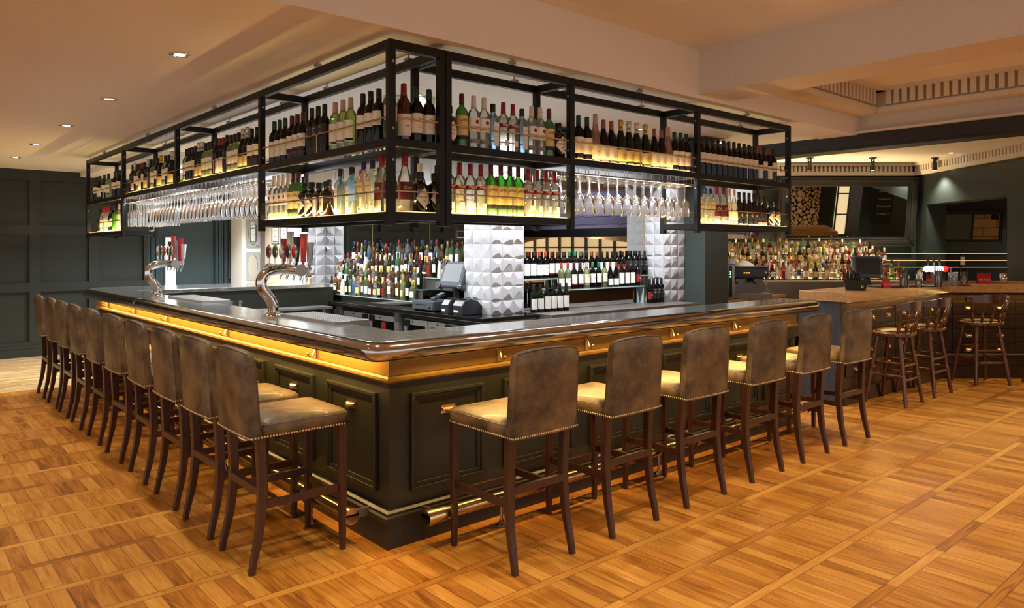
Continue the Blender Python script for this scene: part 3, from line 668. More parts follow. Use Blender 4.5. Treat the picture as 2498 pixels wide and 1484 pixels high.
# ------------------------------------------------------------------ hanging bottle racks
ZB, ZM, ZT = 1.80, 2.20, 2.73      # tops of bottom, middle and top rails
def rack(label, side, bays, glassbays, start):
    """bays: list of positions along the run (post lines)."""
    t = thing('hanging_bottle_rack', label, 'hanging rack', (0, 0, 0)); D = .37
    f = (lambda a, d, z: (d, a, z)) if side == 'L' else (lambda a, d, z: (a, d, z))
    B = lambda m, a0, d0, z0, a1, d1, z1: m.box(f(a0, d0, z0), f(a1, d1, z1))
    w = .04
    for i, p in enumerate(bays):
        near = (i > 0 and (i-1) not in glassbays) or (i < len(bays)-1 and i not in glassbays)
        z0 = ZB-.075 if near else ZM-.05
        c0 = p-w/2 if 0 < i < len(bays)-1 else (p if i == 0 else p-w)
        for d in (0, D-w):
            obj('post', B(M(), c0, d, z0, c0+w, d+w, ZT), mSTEELBLK, t, bev=.002)
        obj('cross_rail', B(M(), c0, w, ZT-.05, c0+w, D-w, ZT), mSTEELBLK, t, bev=.002)
        if near:
            obj('cross_rail', B(M(), c0, w, ZB-.045, c0+w, D-w, ZB), mSTEELBLK, t, bev=.002)
        obj('cross_rail', B(M(), c0, w, ZM-.045, c0+w, D-w, ZM), mSTEELBLK, t, bev=.002)
        for z in (ZT-.12, ZM+.05, ZM-.12):
            bl = M().lathe([(.008, -.004), (.007, 0)], 8, f(c0-.001, w/2, z), axis='y' if side == 'L' else 'x'); obj('bolt', bl, mSS, t)
    A0, A1 = bays[0], bays[-1]
    for d in (0, D-w):
        obj('top_rail', B(M(), A0+.002, d+.002, ZT-.049, A1-.002, d+w-.002, ZT+.001), mSTEELBLK, t, bev=.002)
        obj('shelf_rail', B(M(), A0+.002, d+.003, ZM-.045, A1-.002, d+w-.003, ZM), mSTEELBLK, t, bev=.002)
    for i in range(len(bays)-1):
        a, b = bays[i], bays[i+1]
        obj('glass_shelf', B(M(), a+.02, w, ZM-.012, b-.02, D-w, ZM-.002), mGSH, t)
        rods = [(ZM+.115,)]
        zs = [ZM+.115] + ([ZB+.115] if i not in glassbays else [])
        for z in zs:
            m = M()
            for d in (.012, D-.012): m.tube([f(a+.02, d, z), f(b-.02, d, z)], .005, 8)
            mid = (a+b)/2; m.tube([f(mid, .012, z), f(mid, .012, z-.115)], .004, 8)
            obj('guard_rail', m, mRAIL, t)
        if i not in glassbays:
            for d in (0, D-w): obj('shelf_rail', B(M(), a+.002, d+.003, ZB-.045, b-.002, d+w-.003, ZB), mSTEELBLK, t, bev=.002)
            obj('glass_shelf', B(M(), a+.02, w, ZB-.012, b-.02, D-w, ZB-.002), mGSH, t)
            m = M(); B(m, a+.03, .022, ZB, b-.03, .03, ZB+.006); B(m, a+.03, D-.03, ZB, b-.03, D-.022, ZB+.006)
            obj('led_strip', m, mLED, t)
            L_ = b-a-.1; up = .22
            for d_, sg in ((.034, 1), (D-.034, -1)):
                q = f((a+b)/2, d_, ZB+.012)
                if side == 'L': strip(q, .012, L_, 5*L_, 'gold', (0, -sg*(PI/2+up), 0))
                else: strip(q, L_, .012, 5*L_, 'gold', (sg*(PI/2+up), 0, 0))
        else:
            # glass rack of wires under the shelf
            m = M(); n = int((b-a-.12)/.095)
            for k in range(n+1):
                p = a+.06+k*(b-a-.12)/n
                for e in (-.016, .016):
                    m.tube([f(p+e, .02, ZM-.05), f(p+e, .02, ZM-.105), f(p+e, D-.02, ZM-.105), f(p+e, D-.02, ZM-.05)], .0028, 5)
            for d in (.05, .19, .33): m.tube([f(a+.04, d, ZM-.10), f(b-.04, d, ZM-.10)], .003, 5)
            obj('wire_rack', m, mCHR, t)
            m = M(); B(m, a+.03, .022, ZM, b-.03, .03, ZM+.006); obj('led_strip', m, mLED, t)
            L_ = b-a-.1
            for zz, e_, c_ in ((ZM+.012, 1.3, 'gold'), (ZM-.05, 15, 'cool')):  # the cool strip is an added fill that brightens the hanging glasses
                sgz = 1 if c_ == 'gold' else -1
                q = f((a+b)/2, .034, zz)
                ang = PI/2+.10*sgz if sgz > 0 else PI/2-.5
                if side == 'L': strip(q, .012, L_, e_*L_, c_, (0, -ang, 0))
                else: strip(q, L_, .012, e_*L_, c_, (ang, 0, 0))
        for pd in (.2, .8):
            p = a+(b-a)*pd; m = M(); c = f(p, .35, 0); zc = 2.995 if (side == 'L' or True) else 2.76
            m.tube([(c[0], c[1], ZT-.005), (c[0], c[1], 3.0)], .006, 6); m.cbox((c[0], c[1], ZT+.012), (.04, .04, .012)); m.cbox((c[0], c[1], 2.985), (.07, .07, .03)); obj('hanging_bracket', m, mSS, t)
        p = (a+b)/2; c = f(p, .02, 0); m = M(); m.tube([(c[0], c[1], ZT-.005), (c[0], c[1], 2.77)], .007, 6); m.cbox((c[0], c[1], 2.75), (.035, .035, .02)); obj('hanging_bracket', m, mSS, t)
    return t
t = rack('black steel bottle rack hanging over the left arm of the bar', 'L', [0, 1.749, 3.664, 5.537, 7.30], (1, 2), 0)
# end bay between the two racks on the front side
for z in (ZM+.115, ZB+.115): obj('guard_rail', M().tube([(.03, .012, z), (.345, .012, z)], .005, 8), mRAIL, t)
obj('led_strip', M().box((.05, .022, ZB), (.32, .03, ZB+.006)), mLED, t)
rack('black steel bottle rack hanging over the right arm of the bar', 'R', [.375, 1.407, 2.841, 4.287], (1,), 0)

# ------------------------------------------------------------------ bottles
SHP = {
 'wine': [(0, .004), (.8, 0), (.97, .01), (1, .03), (1, .60), (.96, .66), (.75, .72), (.48, .76), (.39, .80), (.37, 1)],
 'burg': [(0, .004), (.8, 0), (.97, .01), (1, .03), (1, .46), (.93, .53), (.70, .64), (.46, .74), (.36, .82), (.34, 1)],
 'champ': [(0, .004), (.8, 0), (.97, .01), (1, .03), (1, .44), (.93, .52), (.68, .64), (.42, .76), (.34, .84), (.36, 1)],
 'flute': [(0, .004), (.75, 0), (.9, .01), (.92, .03), (1, .38), (.85, .52), (.58, .68), (.40, .80), (.36, 1)],
 'spirit': [(0, .004), (.85, 0), (.98, .01), (1, .03), (1, .60), (.96, .66), (.80, .715), (.50, .75), (.38, .78), (.36, 1)],
 'slope': [(0, .004), (.85, 0), (.98, .01), (.97, .03), (1, .52), (.9, .60), (.62, .70), (.42, .78), (.36, .83), (.36, 1)],
 'squat': [(0, .004), (.9, 0), (1, .015), (1, .60), (.97, .68), (.72, .73), (.44, .76), (.38, .79), (.42, .82), (.42, 1)],
 'square': [(0, .004), (.9, 0), (1, .015), (1, .62), (.92, .69), (.55, .76), (.36, .80), (.34, .83), (.36, 1)],
 'round': [(0, .004), (.6, 0), (.9, .03), (1, .16), (1, .26), (.85, .42), (.5, .56), (.30, .66), (.26, .78), (.27, 1)],
 'soft': [(0, .004), (.85, 0), (1, .03), (.92, .25), (.86, .45), (.8, .58), (.5, .7), (.36, .78), (.34, 1)],
}
KIND = {}
def kind(key, name, shape, H, R, glassm, cap, cz, labels=(), desc='', sq=2, sy=1, diamond=None, n=20, cat='bottle', capw=1.1, disc=None):
    KIND[key] = dict(name=name, shape=shape, H=H, R=R, g=glassm, cap=cap, cz=cz, labels=labels, desc=desc, sq=sq, sy=sy, diamond=diamond, n=n, cat=cat, capw=capw, disc=disc)
def rad_at(prof, z):
    for (r0, z0), (r1, z1) in zip(prof[1:-1], prof[2:]):
        if z0 <= z <= z1: return r0+(r1-r0)*(z-z0)/max(1e-6, z1-z0)
    return prof[-1][0]
def kmesh(k):
    K = KIND[k]
    if 'me' in K: return K['me']
    H, R = K['H'], K['R']; prof = SHP[K['shape']]; n = K['n']
    b = M().lathe([(r*R, z*H) for r, z in prof], n, sq=K['sq'], sy=K['sy']).mesh('bottle_body', K['g'])
    cz = K['cz']; rn = prof[-1][0]*R
    while rad_at(prof, cz) > prof[-1][0]*1.22 and cz < .9: cz += .01
    c = M(); pts = [(max(rad_at(prof, z)*R, rn if K['shape'] != 'champ' else 0)*K['capw']*1.01, z*H) for z in (cz, cz+.25*(1-cz), .985)]
    if K['shape'] == 'champ': pts = [(rad_at(prof, z)*R*1.03+.0008, z*H) for z in (cz, cz+.08, .84, .88)]+[(rn*1.25, .90*H), (rn*1.3, .93*H), (rn*1.15, .95*H), (rn*1.28, .97*H), (rn*1.1, 1.0*H)]
    else: pts += [(rn*K['capw']*.9, H*1.002)]
    c.lathe(pts, n); c.lathe([(1e-5, pts[-1][1]), (pts[-1][0], pts[-1][1])], n); cm = c.mesh('cap', CAP[K['cap']])
    lm = []
    if K['labels'] or K['diamond']:
        def mi(x):
            if x not in mats: mats.append(x)
            return mats.index(x)
        for L in K['labels']:
            m = M(); mats = []; lm.append((m, mats))
            z0, z1, ha, mt, texts = L
            r = rad_at(prof, (z0+z1)/2)*R+.0007 if K['sq'] == 2 else R
            if K['sq'] == 2:
                q = max(6, int(n*.7)); vs = []; fs = []; a = math.radians(ha)
                ex = .002 if K['shape'] == 'soft' else .0008
                r0, r1 = rad_at(prof, z0)*R+ex, rad_at(prof, z1)*R+ex; r = max(r, min(r0, r1))
                for i in range(q+1):
                    t = -a+2*a*i/q; vs += [(r0*math.sin(t), -r0*math.cos(t), z0*H), (r1*math.sin(t), -r1*math.cos(t), z1*H)]
                fs = [(2*i, 2*i+2, 2*i+3, 2*i+1) for i in range(q)]; m.add(vs, fs, True, mi(mt))
                for tx in texts: text_cyl(m, tx[0], tx[1], r+.0012, tx[2]*H, mi(tx[3]), tx[4] if len(tx) > 4 else None, tx[5] if len(tx) > 5 else 0)
            else:
                y = -R*K['sy']*1.0-.0012; wd = R*.86*ha/80
                m.box((-wd, y, z0*H), (wd, y+.001, z1*H), mi(mt))
                for tx in texts: text_flat(m, tx[0], tx[1], (0, y-.0005, tx[2]*H), (1, 0, 0), m=mi(tx[3]), fit=tx[4] if len(tx) > 4 else None)
        if K['diamond']:
            m = M(); mats = []; lm.append((m, mats)); zc, hw, hh, mt, texts = K['diamond']; r = R+.0012; vs = []; fs = []; q = 12
            for i in range(q+1):
                x = -hw+2*hw*i/q; t = x/r; e = hh*(1-abs(x)/hw)+.001
                vs += [(r*math.sin(t), -r*math.cos(t), zc-e), (r*math.sin(t), -r*math.cos(t), zc+e)]
            m.add(vs, [(2*i, 2*i+2, 2*i+3, 2*i+1) for i in range(q)], True, mi(mt))
            for tx in texts: text_cyl(m, tx[0], tx[1], r+.0008, tx[2], mi(tx[3]), tx[4] if len(tx) > 4 else None)
    if K['disc']:
        zc, dr_, mt = K['disc']; m = M(); lm.append((m, [mt])); r = R+.0019; vs = [(0, -r, zc*H)]+[(r*math.sin(dr_*math.cos(a)/r), -r*math.cos(dr_*math.cos(a)/r), zc*H+dr_*math.sin(a)) for a in [2*PI*k/16 for k in range(16)]]
        m.add(vs, [(0, 1+k, 1+(k+1) % 16) for k in range(16)])
    lm = [a.mesh('bottle_label', b_) for a, b_ in lm]
    K['me'] = (b, cm, lm); return K['me']
def bottle(key, x, y, z, rz, label, group=None, s=1):
    K = KIND[key]; b, c, l = kmesh(key)
    t = thing(K['name'], label, K['cat'], (x, y, z), rz, group)
    if s != 1: t.scale = (s, s, s)
    for nm, me in [('bottle_body', b), ('cap', c)]+[('bottle_label', q) for q in l]:
        o = bpy.data.objects.new(nm, me); COL.objects.link(o); o.parent = t
    return t
I, IR, IG = mINK, mINKR, mINKG
def wl(z0, z1, mt, *tx, a=85): return (z0, z1, a, mt, list(tx))
kind('wg', 'wine_bottle', 'wine', .31, .038, mWD, 'g', .80, [wl(.16, .52, mCRM, ('BABINGTON', .0085, .30, IG, .045), ('BROOK', .009, .26, IG), ('~', .05, .43, IG))], 'dark wine bottle with green cap')
kind('wm', 'wine_bottle', 'wine', .31, .038, mWD, 'm', .80, [wl(.26, .54, mCRM, ('ONYX', .014, .46, I)), wl(.18, .245, mLBK), wl(.13, .17, mLRED), ], 'dark wine bottle with maroon cap')
kind('wk', 'wine_bottle', 'wine', .32, .038, mWD, 'k', .80, [wl(.18, .60, mLBK, ('FINCA', .013, .54, mPAPER), ('LAS', .013, .48, mPAPER), ('MORAS', .013, .42, mPAPER))], 'black wine bottle with black label')
kind('ww', 'wine_bottle', 'wine', .31, .038, mGLG, 't', .78, [wl(.14, .55, mCRM, ('GOUGH', .010, .50, I), ('WINERY', .010, .45, I)), wl(.155, .20, mLBK, ('BLANC', .009, .178, mPAPER))], 'pale green white-wine bottle with tan cap')
kind('wp', 'wine_bottle', 'wine', .31, .038, mWD, 'k', .80, [wl(.32, .58, mCRM, ('PALITA', .012, .42, I), ('*', .03, .51, IG))], 'dark wine bottle with black cap, cream label')
kind('wr', 'wine_bottle', 'wine', .31, .038, mWD, 'r', .80, [wl(.08, .46, mCRM, ('IXIR', .016, .38, I), ('o', .03, .24, I))], 'dark wine bottle with red cap')
kind('wG', 'wine_bottle', 'wine', .32, .038, glass('bright_green_glass', (.05, .45, .12), .25), 'k', .80, [wl(.32, .58, mCRM, ('PAULITA', .012, .42, I))], 'bright green wine bottle, cream label')
kind('wx', 'wine_bottle', 'wine', .32, .040, P('red_brown_wine', '3A0E08', .07, coat=.4), 'r', .78, [wl(.08, .46, mCRM, ('IXIR', .018, .38, I), ('o', .03, .26, I))], 'red-brown wine bottle with red cap')
kind('wy', 'wine_bottle', 'wine', .31, .038, mGLG, 'k', .78, [wl(.22, .56, mCRM, ('PALITA', .011, .44, I)), wl(.2, .235, mLBK)], 'golden white-wine bottle with black cap')
kind('rs', 'wine_bottle', 'flute', .34, .039, mGRO, 't', .76, [wl(.08, .375, mCRM, ('PINOT', .010, .22, IG), ('*', .03, .33, I))], 'pink rosé bottle with pale cap')
kind('cc', 'wine_bottle', 'burg', .31, .041, mWD, 'c', .80, [wl(.08, .40, mCRM, ('COPPER', .011, .18, IG))], 'dark wine bottle with copper cap')
kind('cg', 'sparkling_wine_bottle', 'champ', .33, .044, mWG, 'o', .62, [wl(.08, .34, mYEL, ('Brut', .018, .22, IG))], 'green sparkling-wine bottle with gold foil')
kind('cs', 'sparkling_wine_bottle', 'champ', .33, .044, mWG, 's', .62, [wl(.10, .34, mYEL, ('Brut', .018, .24, IG)), wl(.52, .56, mLBK)], 'green sparkling-wine bottle with silver foil')
kind('ba', 'rum_bottle', 'spirit', .32, .037, mGC, 'w', .76, [wl(.32, .58, mPAPER, ('BACARDI', .017, .40, I, .062)), wl(.10, .17, P('label_grey', '8A8278', .5))], 'clear rum bottle with white cap', disc=(.50, .013, mINKR))
kind('sm', 'vodka_bottle', 'spirit', .31, .037, mGC, 'r', .74, [wl(.49, .57, mLRED, ('SMIRNOFF', .020, .53, mPAPER, .066, -8)), wl(.12, .24, mCRM, a=24)], 'clear vodka bottle with red cap')
kind('ja', 'whiskey_bottle', 'spirit', .32, .038, mGG, 'm', .80, [wl(.22, .58, mYEL, ('JAMESON', .022, .50, I, .066, 6), ('IRISH WHISKEY', .007, .34, I, .05)), wl(.14, .21, mLBK, ('*', .02, .17, mINKR))], 'green whiskey bottle with cream label')
kind('he', 'gin_bottle', 'squat', .235, .046, P('black_gin_glass', '0C0907', .08, coat=.4), 'k', .82, (), 'squat black gin bottle with diamond label', diamond=(.085, .052, .058, mCRM, [("HENDRICK'S", .014, .092, I, .085), ('GIN', .011, .068, I)]), capw=1.15)
kind('mk', 'gin_bottle', 'squat', .225, .043, P('brown_apothecary_glass', '1E0F06', .1, coat=.4), 'k', .84, [(.14, .58, 36, mCRM, [('o', .05, .38, IG)])], 'squat brown gin bottle with cream label', capw=1.2)
kind('bo', 'gin_bottle', 'square', .29, .042, mGBL, 'k', .84, [(.10, .60, 42, mPAPER, [('BOMBAY', .008, .50, mLBLU), ('SAPPHIRE', .007, .30, mLBLU)])], 'pale blue square gin bottle with black cap', sq=5, sy=.8)
kind('go', 'gin_bottle', 'square', .31, .038, mGC, 'b', .84, [(.42, .60, 70, mYEL, [("GORDON'S", .013, .52, I, .056)]), (.06, .11, 30, mLBK, [])], 'clear gin bottle with dark blue cap', sq=4, sy=.85)
kind('co', 'gin_bottle', 'soft', .33, .048, mGC, 'r', .79, [wl(.22, .52, mMAR, ('Corn', .024, .42, mPAPER, .05), ('Dry Gin', .022, .34, mPAPER, .06), a=70)], 'clear gin bottle with maroon label')
kind('cl', 'tequila_bottle', 'soft', .32, .032, mGC, 't', .80, [wl(.14, .40, mCRM), wl(.46, .62, mCRM)], 'slim clear bottle with cream labels')
kind('bk', 'liqueur_bottle', 'slope', .30, .037, P('black_glass', '0A0A0A', .08, coat=.4), 'k', .72, [wl(.2, .42, mLBK, ('o', .05, .32, mCRM))], 'tall black liqueur bottle')
kind('bR', 'liqueur_bottle', 'slope', .28, .034, P('black_glass2', '0B0A0A', .08, coat=.4), 'k', .72, [wl(.02, .14, mINKR), wl(.2, .42, mLBK, ('Tia', .02, .36, mINKG))], 'black liqueur bottle with red foot label')
kind('md', 'liqueur_bottle', 'spirit', .30, .042, mLIME, 'k', .76, (), 'lime green liqueur bottle')
# far, small kinds for the back shelves
for kk, nm, sh, H, R, g, cp, cz, lab, ds, ex in (
 ('f1', 'whisky_bottle', 'spirit', .30, .036, mGAM, 'k', .80, [wl(.2, .5, mCRM, a=58)], 'amber whisky bottle with black cap', {}),
 ('f2', 'whisky_bottle', 'square', .27, .040, mGAM, 'k', .84, [(.12, .52, 60, mLBK, [('o', .05, .32, mPAPER)])], 'square amber bottle with black label', dict(sq=5, sy=.8)),
 ('f3', 'vodka_bottle', 'spirit', .31, .035, mGC, 'r', .78, [wl(.2, .5, mPAPER, a=58)], 'clear spirit bottle with red cap', {}),
 ('f4', 'gin_bottle', 'spirit', .30, .038, mGG, 'g', .82, [wl(.15, .45, mPAPER, a=58)], 'green gin bottle with white label', {}),
 ('f5', 'rum_bottle', 'slope', .29, .039, P('dark_rum_glass', '1A0C05', .08, coat=.4), 'k', .80, [wl(.15, .45, mYEL, a=58)], 'dark rum bottle with yellow label', {}),
 ('f6', 'liqueur_bottle', 'slope', .31, .036, mGLG, 'y', .78, [wl(.15, .4, mYEL, a=58)], 'pale yellow liqueur bottle with yellow cap', {}),
 ('f7', 'brandy_bottle', 'round', .25, .043, mGAM, 'o', .80, [wl(.165, .255, mCRM, a=50)], 'round amber brandy bottle with gold stopper', {}),
 ('f8', 'liqueur_bottle', 'soft', .30, .040, P('ruby_glass', '4A0A0C', .1, coat=.3), 'x', .80, [wl(.15, .42, mPAPER, a=58)], 'ruby liqueur bottle with red cap', {}),
 ('f9', 'vodka_bottle', 'spirit', .32, .036, mGC, 'k', .84, [wl(.2, .5, mLBLU, a=58)], 'clear spirit bottle with blue label', {}),
 ('fa', 'liqueur_bottle', 'soft', .29, .040, mWH, 'k', .80, [], 'white coconut liqueur bottle', {}),
 ('fb', 'vermouth_bottle', 'wine', .32, .038, mWG, 'b', .82, [wl(.2, .5, mCRM, a=58)], 'dark green vermouth bottle with blue cap', {}),
 ('fc', 'tequila_bottle', 'squat', .26, .040, mGC, 'o', .82, [wl(.15, .45, mYEL, a=58)], 'squat clear bottle with gold cap', {}),
 ('fd', 'whiskey_bottle', 'square', .28, .038, mGAM, 'r', .82, [(.1, .5, 60, mLRED, [])], 'amber whisky bottle with red label', dict(sq=4, sy=.85)),
 ('fe', 'liqueur_bottle', 'slope', .30, .036, mWB, 'k', .80, [wl(.2, .45, mPAPER, a=58)], 'deep blue liqueur bottle', {}),
 ('ff', 'whisky_bottle', 'spirit', .29, .037, mGAM, 'w', .80, [wl(.18, .5, mPAPER, ('o', .04, .36, mINKR))], 'amber whisky bottle with white label', {}),
 ('fg', 'gin_bottle', 'squat', .25, .041, mGLG, 'y', .82, [wl(.18, .5, mCRM, a=58)], 'stout pale gin bottle with yellow cap', {}),
 ('wA', 'wine_bottle', 'wine', .31, .038, mWD, 'k', .80, [wl(.12, .56, mPAPER)], 'dark wine bottle with black cap and white label', {}),
 ('wB', 'wine_bottle', 'wine', .31, .038, mWD, 'x', .80, [wl(.12, .52, mPAPER, ('IXIR', .014, .4, I))], 'dark wine bottle with bright red cap', {}),
 ('wC', 'wine_bottle', 'wine', .31, .038, mWD, 'v', .80, [wl(.2, .56, mPAPER, ('~', .04, .4, I))], 'dark wine bottle with bright green cap', {}),
 ('wD', 'wine_bottle', 'wine', .31, .038, mGLG, 'x', .80, [wl(.12, .42, mPAPER, ('IXIR', .014, .34, I))], 'green-gold wine bottle with red cap', {}),
 ('wE', 'wine_bottle', 'burg', .31, .040, mWD, 'c', .80, [wl(.08, .34, mPAPER)], 'sloping dark wine bottle with copper cap', {}),
 ('wF', 'wine_bottle', 'wine', .31, .038, mWD, 'k', .80, [wl(.16, .48, mLRED, ('o', .05, .34, mPAPER))], 'dark wine bottle with red picture label', {}),
 ('wH', 'wine_bottle', 'wine', .31, .038, mWG, 'k', .80, [wl(.12, .50, mPAPER)], 'dark green wine bottle with white label', {}),
 ('wJ', 'wine_bottle', 'wine', .31, .038, mWD, 'm', .80, [wl(.2, .56, mPAPER, ('MERLOT', .009, .5, I)), wl(.15, .19, mLRED)], 'dark wine bottle with maroon cap, white label', {}),
): kind(kk, nm, sh, H, R, g, cp, cz, lab, ds, n=14, **ex)
def row(keys, pos, side, z, where, off=.085, s=1, seedj=1):
    rz = -PI/2 if side == 'L' else 0
    order = sorted(range(len(pos)), key=lambda i: pos[i])
    rank = {i: r+1 for r, i in enumerate(order)}
    for i, (k, p) in enumerate(zip(keys, pos)):
        x, y = (off, p) if side == 'L' else (p, off)
        bottle(k, x, y, z, rz+random.uniform(-.12, .12), '%s, %s %s' % (KIND[k]['desc'], ORD(rank[i]), where), s=s)
S = lambda s: [float(v) for v in s.split()]
row(['wg']*3+['wm']*3+['wk']*3+['ww']*3+['wp']*3, S('1.68 1.59 1.50 1.39 1.305 1.22 1.09 1.00 .91 .77 .67 .575 .43 .34 .25'), 'L', ZM, 'from the corner, upper left rack')
row(['ba']*4+['ja']*2+['he', 'he', 'mk', 'mk', 'bo', 'bo', 'go', 'go', 'co'], S('1.69 1.61 1.53 1.45 1.37 1.29 1.19 1.09 .985 .885 .70 .56 .42 .32 .215'), 'L', ZB, 'from the corner, lower left rack')
row(['wG', 'wx', 'wg', 'wg'], S('.055 .145 .23 .315'), 'R', ZM, 'along the corner bay, upper shelf')
row(['co', 'co', 'he', 'he'], S('.055 .155 .255 .36'), 'R', ZB, 'along the corner bay, lower shelf', off=.09)
row(['he', 'ja', 'ba', 'ba', 'bo', 'sm', 'sm', 'bo', 'ba', 'ba', 'ja', 'he'], S('.455 .55 .64 .72 .79 .875 .955 1.03 1.115 1.19 1.27 1.355'), 'R', ZM, 'from the left, upper front rack')
row(['sm']*4+['ja']*4+['sm']*4, S('.455 .535 .615 .695 .775 .855 .93 1.00 1.085 1.165 1.245 1.325'), 'R', ZB, 'from the left, lower front rack')
row(['wg', 'wg', 'rs', 'cc', 'cc', 'cg', 'cs', 'cs', 'cg', 'cc', 'cc', 'rs', 'wg', 'wg', 'wg'], S('1.55 1.635 1.72 1.805 1.89 1.99 2.08 2.17 2.27 2.38 2.465 2.55 2.63 2.71 2.785'), 'R', ZM, 'above the glass rack, right side')
row(['wp']*11+['wr', 'wp', 'wr', 'wp'], S('2.99 3.07 3.15 3.23 3.31 3.39 3.47 3.55 3.63 3.71 3.79 3.87 3.95 4.03 4.11'), 'R', ZM, 'in the end bay, upper right rack')
row(['go', 'go', 'go', 'co', 'co', 'cl', 'cl', 'bk', 'bk', 'bk', 'bk', 'bR', 'bR', 'he', 'he'], S('2.96 3.04 3.12 3.21 3.31 3.40 3.475 3.55 3.63 3.71 3.79 3.87 3.95 4.055 4.16'), 'R', ZB, 'in the end bay, lower right rack', s=.96)
row(['wp', 'wp', 'wg', 'wp', 'wy', 'wp', 'wp'], S('7.14 7.05 6.94 6.72 6.51 6.20 5.99'), 'L', ZM, 'toward the far end, upper left rack')
row(['wk', 'cs', 'wp', 'wy', 'wr', 'wp', 'cs', 'wk', 'wy', 'wp', 'cg', 'wy', 'wp', 'cs'], S('5.42 5.33 5.24 5.15 5.06 4.96 4.85 4.74 4.64 4.49 4.38 4.24 4.13 4.03'), 'L', ZM, 'from the near end, third left bay')
row(['wy', 'wp', 'wp', 'wp', 'cs', 'cs', 'wy', 'wy', 'wy', 'wk', 'wr', 'wr', 'wk', 'wy', 'wy', 'wy', 'cs', 'cs', 'wp', 'wp'], S('3.60 3.52 3.44 3.36 3.27 3.18 3.10 3.02 2.94 2.84 2.76 2.68 2.60 2.51 2.43 2.35 2.26 2.17 2.09 1.99'), 'L', ZM, 'from the near end, second left bay')
row(['bk', 'f3', 'f3', 'f3', 'f3', 'fe', 'fb', 'md', 'cl'], S('6.92 6.80 6.70 6.60 6.50 6.40 6.29 6.15 6.02'), 'L', ZB, 'in the farthest lower left bay')
# second rows behind, lower shelves
row(['f9', 'fc', 'f2', 'f1', 'f8', 'f4'], S('1.55 1.30 1.15 .98 .72 .50'), 'L', ZB, 'in the back row, lower left rack', off=.24, s=.98)
row(['fc', 'ba'], S('.17 .37'), 'R', ZB, 'in the back row, lower corner bay', off=.26, s=.96)
row(['f9', 'ba', 'f3', 'fd', 'ff', 'f3'], S('.50 .66 .84 .98 1.12 1.28'), 'R', ZB, 'in the back row, lower front rack', off=.27, s=.96)

# ------------------------------------------------------------------ hanging stemware
def glassware(H, R, bowl):
    m = M(); p = [(.033, 0), (.031, -.003), (.010, -.006), (.0045, -.02), (.004, -H*.42), (.010, -H*.46), (R*.8, -H*.56), (R, -H*.70), (R*.96, -H*.85), (R*.82, -H)]
    if bowl == 1: p = [(.033, 0), (.031, -.003), (.010, -.006), (.0045, -.02), (.004, -H*.38), (.010, -H*.42), (R*.72, -H*.55), (R*.95, -H*.75), (R*.98, -H)]
    if bowl == 2: p = [(.031, 0), (.029, -.003), (.010, -.006), (.0045, -.02), (.004, -H*.30), (.009, -H*.34), (R*.55, -H*.45), (R*.6, -H*.7), (R*.55, -H)]
    m.lathe([(1e-5, 0)]+p, 12, caps=False); return m.mesh('wine_glass', mGSTEM)
GLM = [glassware(.25, .043, 0), glassware(.24, .045, 1), glassware(.26, .042, 2)]
def hang(side, a, b, lab, grp, z, pick):
    n = int((b-a-.12)/.095)
    for k in range(n):
        p = a+.06+(k+.5)*(b-a-.12)/n
        for j in range(4):
            d = .055+j*.088; x, y = (d, p) if side == 'L' else (p, d)
            o = bpy.data.objects.new('wine_glass', GLM[pick(k)]); COL.objects.link(o); o.location = (x+random.uniform(-.0015, .0015), y+random.uniform(-.003, .003), z); o.rotation_euler = (0, 0, random.uniform(0, 6)); tag(o, lab, 'glass', grp)
hang('L', 1.749, 3.664, 'upside-down wine glass hanging in the wire rack over the left arm, nearer bay', 'glasses hanging over the left arm, nearer bay', ZM-.10, lambda k: 0 if k < 8 else 1)
hang('L', 3.664, 5.537, 'upside-down stem glass hanging in the wire rack over the left arm, farther bay', 'glasses hanging over the left arm, farther bay', ZM-.10, lambda k: 1 if k < 9 else 2)
hang('R', 1.407, 2.841, 'upside-down wine glass hanging in the wire rack over the right arm', 'glasses hanging over the right arm', ZM-.10, lambda k: 0)

# ------------------------------------------------------------------ ceiling fittings
for i, (x, y) in enumerate(LEFT_SPOTS+INNER):
    left = i < len(LEFT_SPOTS); z = 2.77 if left else 3.0
    lab = ('recessed ceiling downlight in the left ceiling, %s from the camera side' % ORD(i+1)) if left else ('recessed ceiling downlight above the bar well, %s in its line' % ORD(i-len(LEFT_SPOTS)+1))
    t = thing('ceiling_downlight', lab, 'ceiling light', (x, y, z), 0, 'recessed downlights')
    m = M(); m.lathe([(.062, -.001), (.060, -.006), (.046, -.007), (.040, .0)], 24); obj('trim_ring', m, mCHR if left else mWHITE, t)
    m = M(); m.lathe([(1e-5, -.004), (.030, -.004)], 16); obj('lamp_lens', m, mLEDW, t)
t = thing('ceiling_vent', 'flat linear air vent in the ceiling above the far left rack', 'vent', (.95, 6.3, 3.0))
m = M(); m.box((-.06, -.9, -.015), (.06, .9, -.001)); obj('vent_frame', m, mGREY2, t); m = M()
for k in range(4): m.box((-.045+k*.025, -.87, -.02), (-.035+k*.025, .87, -.012))
obj('vent_slat', m, mDGREY, t)
for i, (x, y) in enumerate(((1.72, 2.75-.35), (1.98, 2.25))):
    t = thing('dome_camera', 'white dome camera on the ceiling behind the corner rack, %s one' % ('left' if i == 0 else 'right'), 'camera', (x-.2, y, 3.0))
    m = M(); m.lathe([(.085, 0), (.088, -.05), (.08, -.075)], 24); obj('housing', m, mWHITE, t)
    m = M(); m.lathe([(.078, -.074), (.066, -.11), (.04, -.135), (.001, -.145)], 24); obj('dome', m, mCREAM, t)
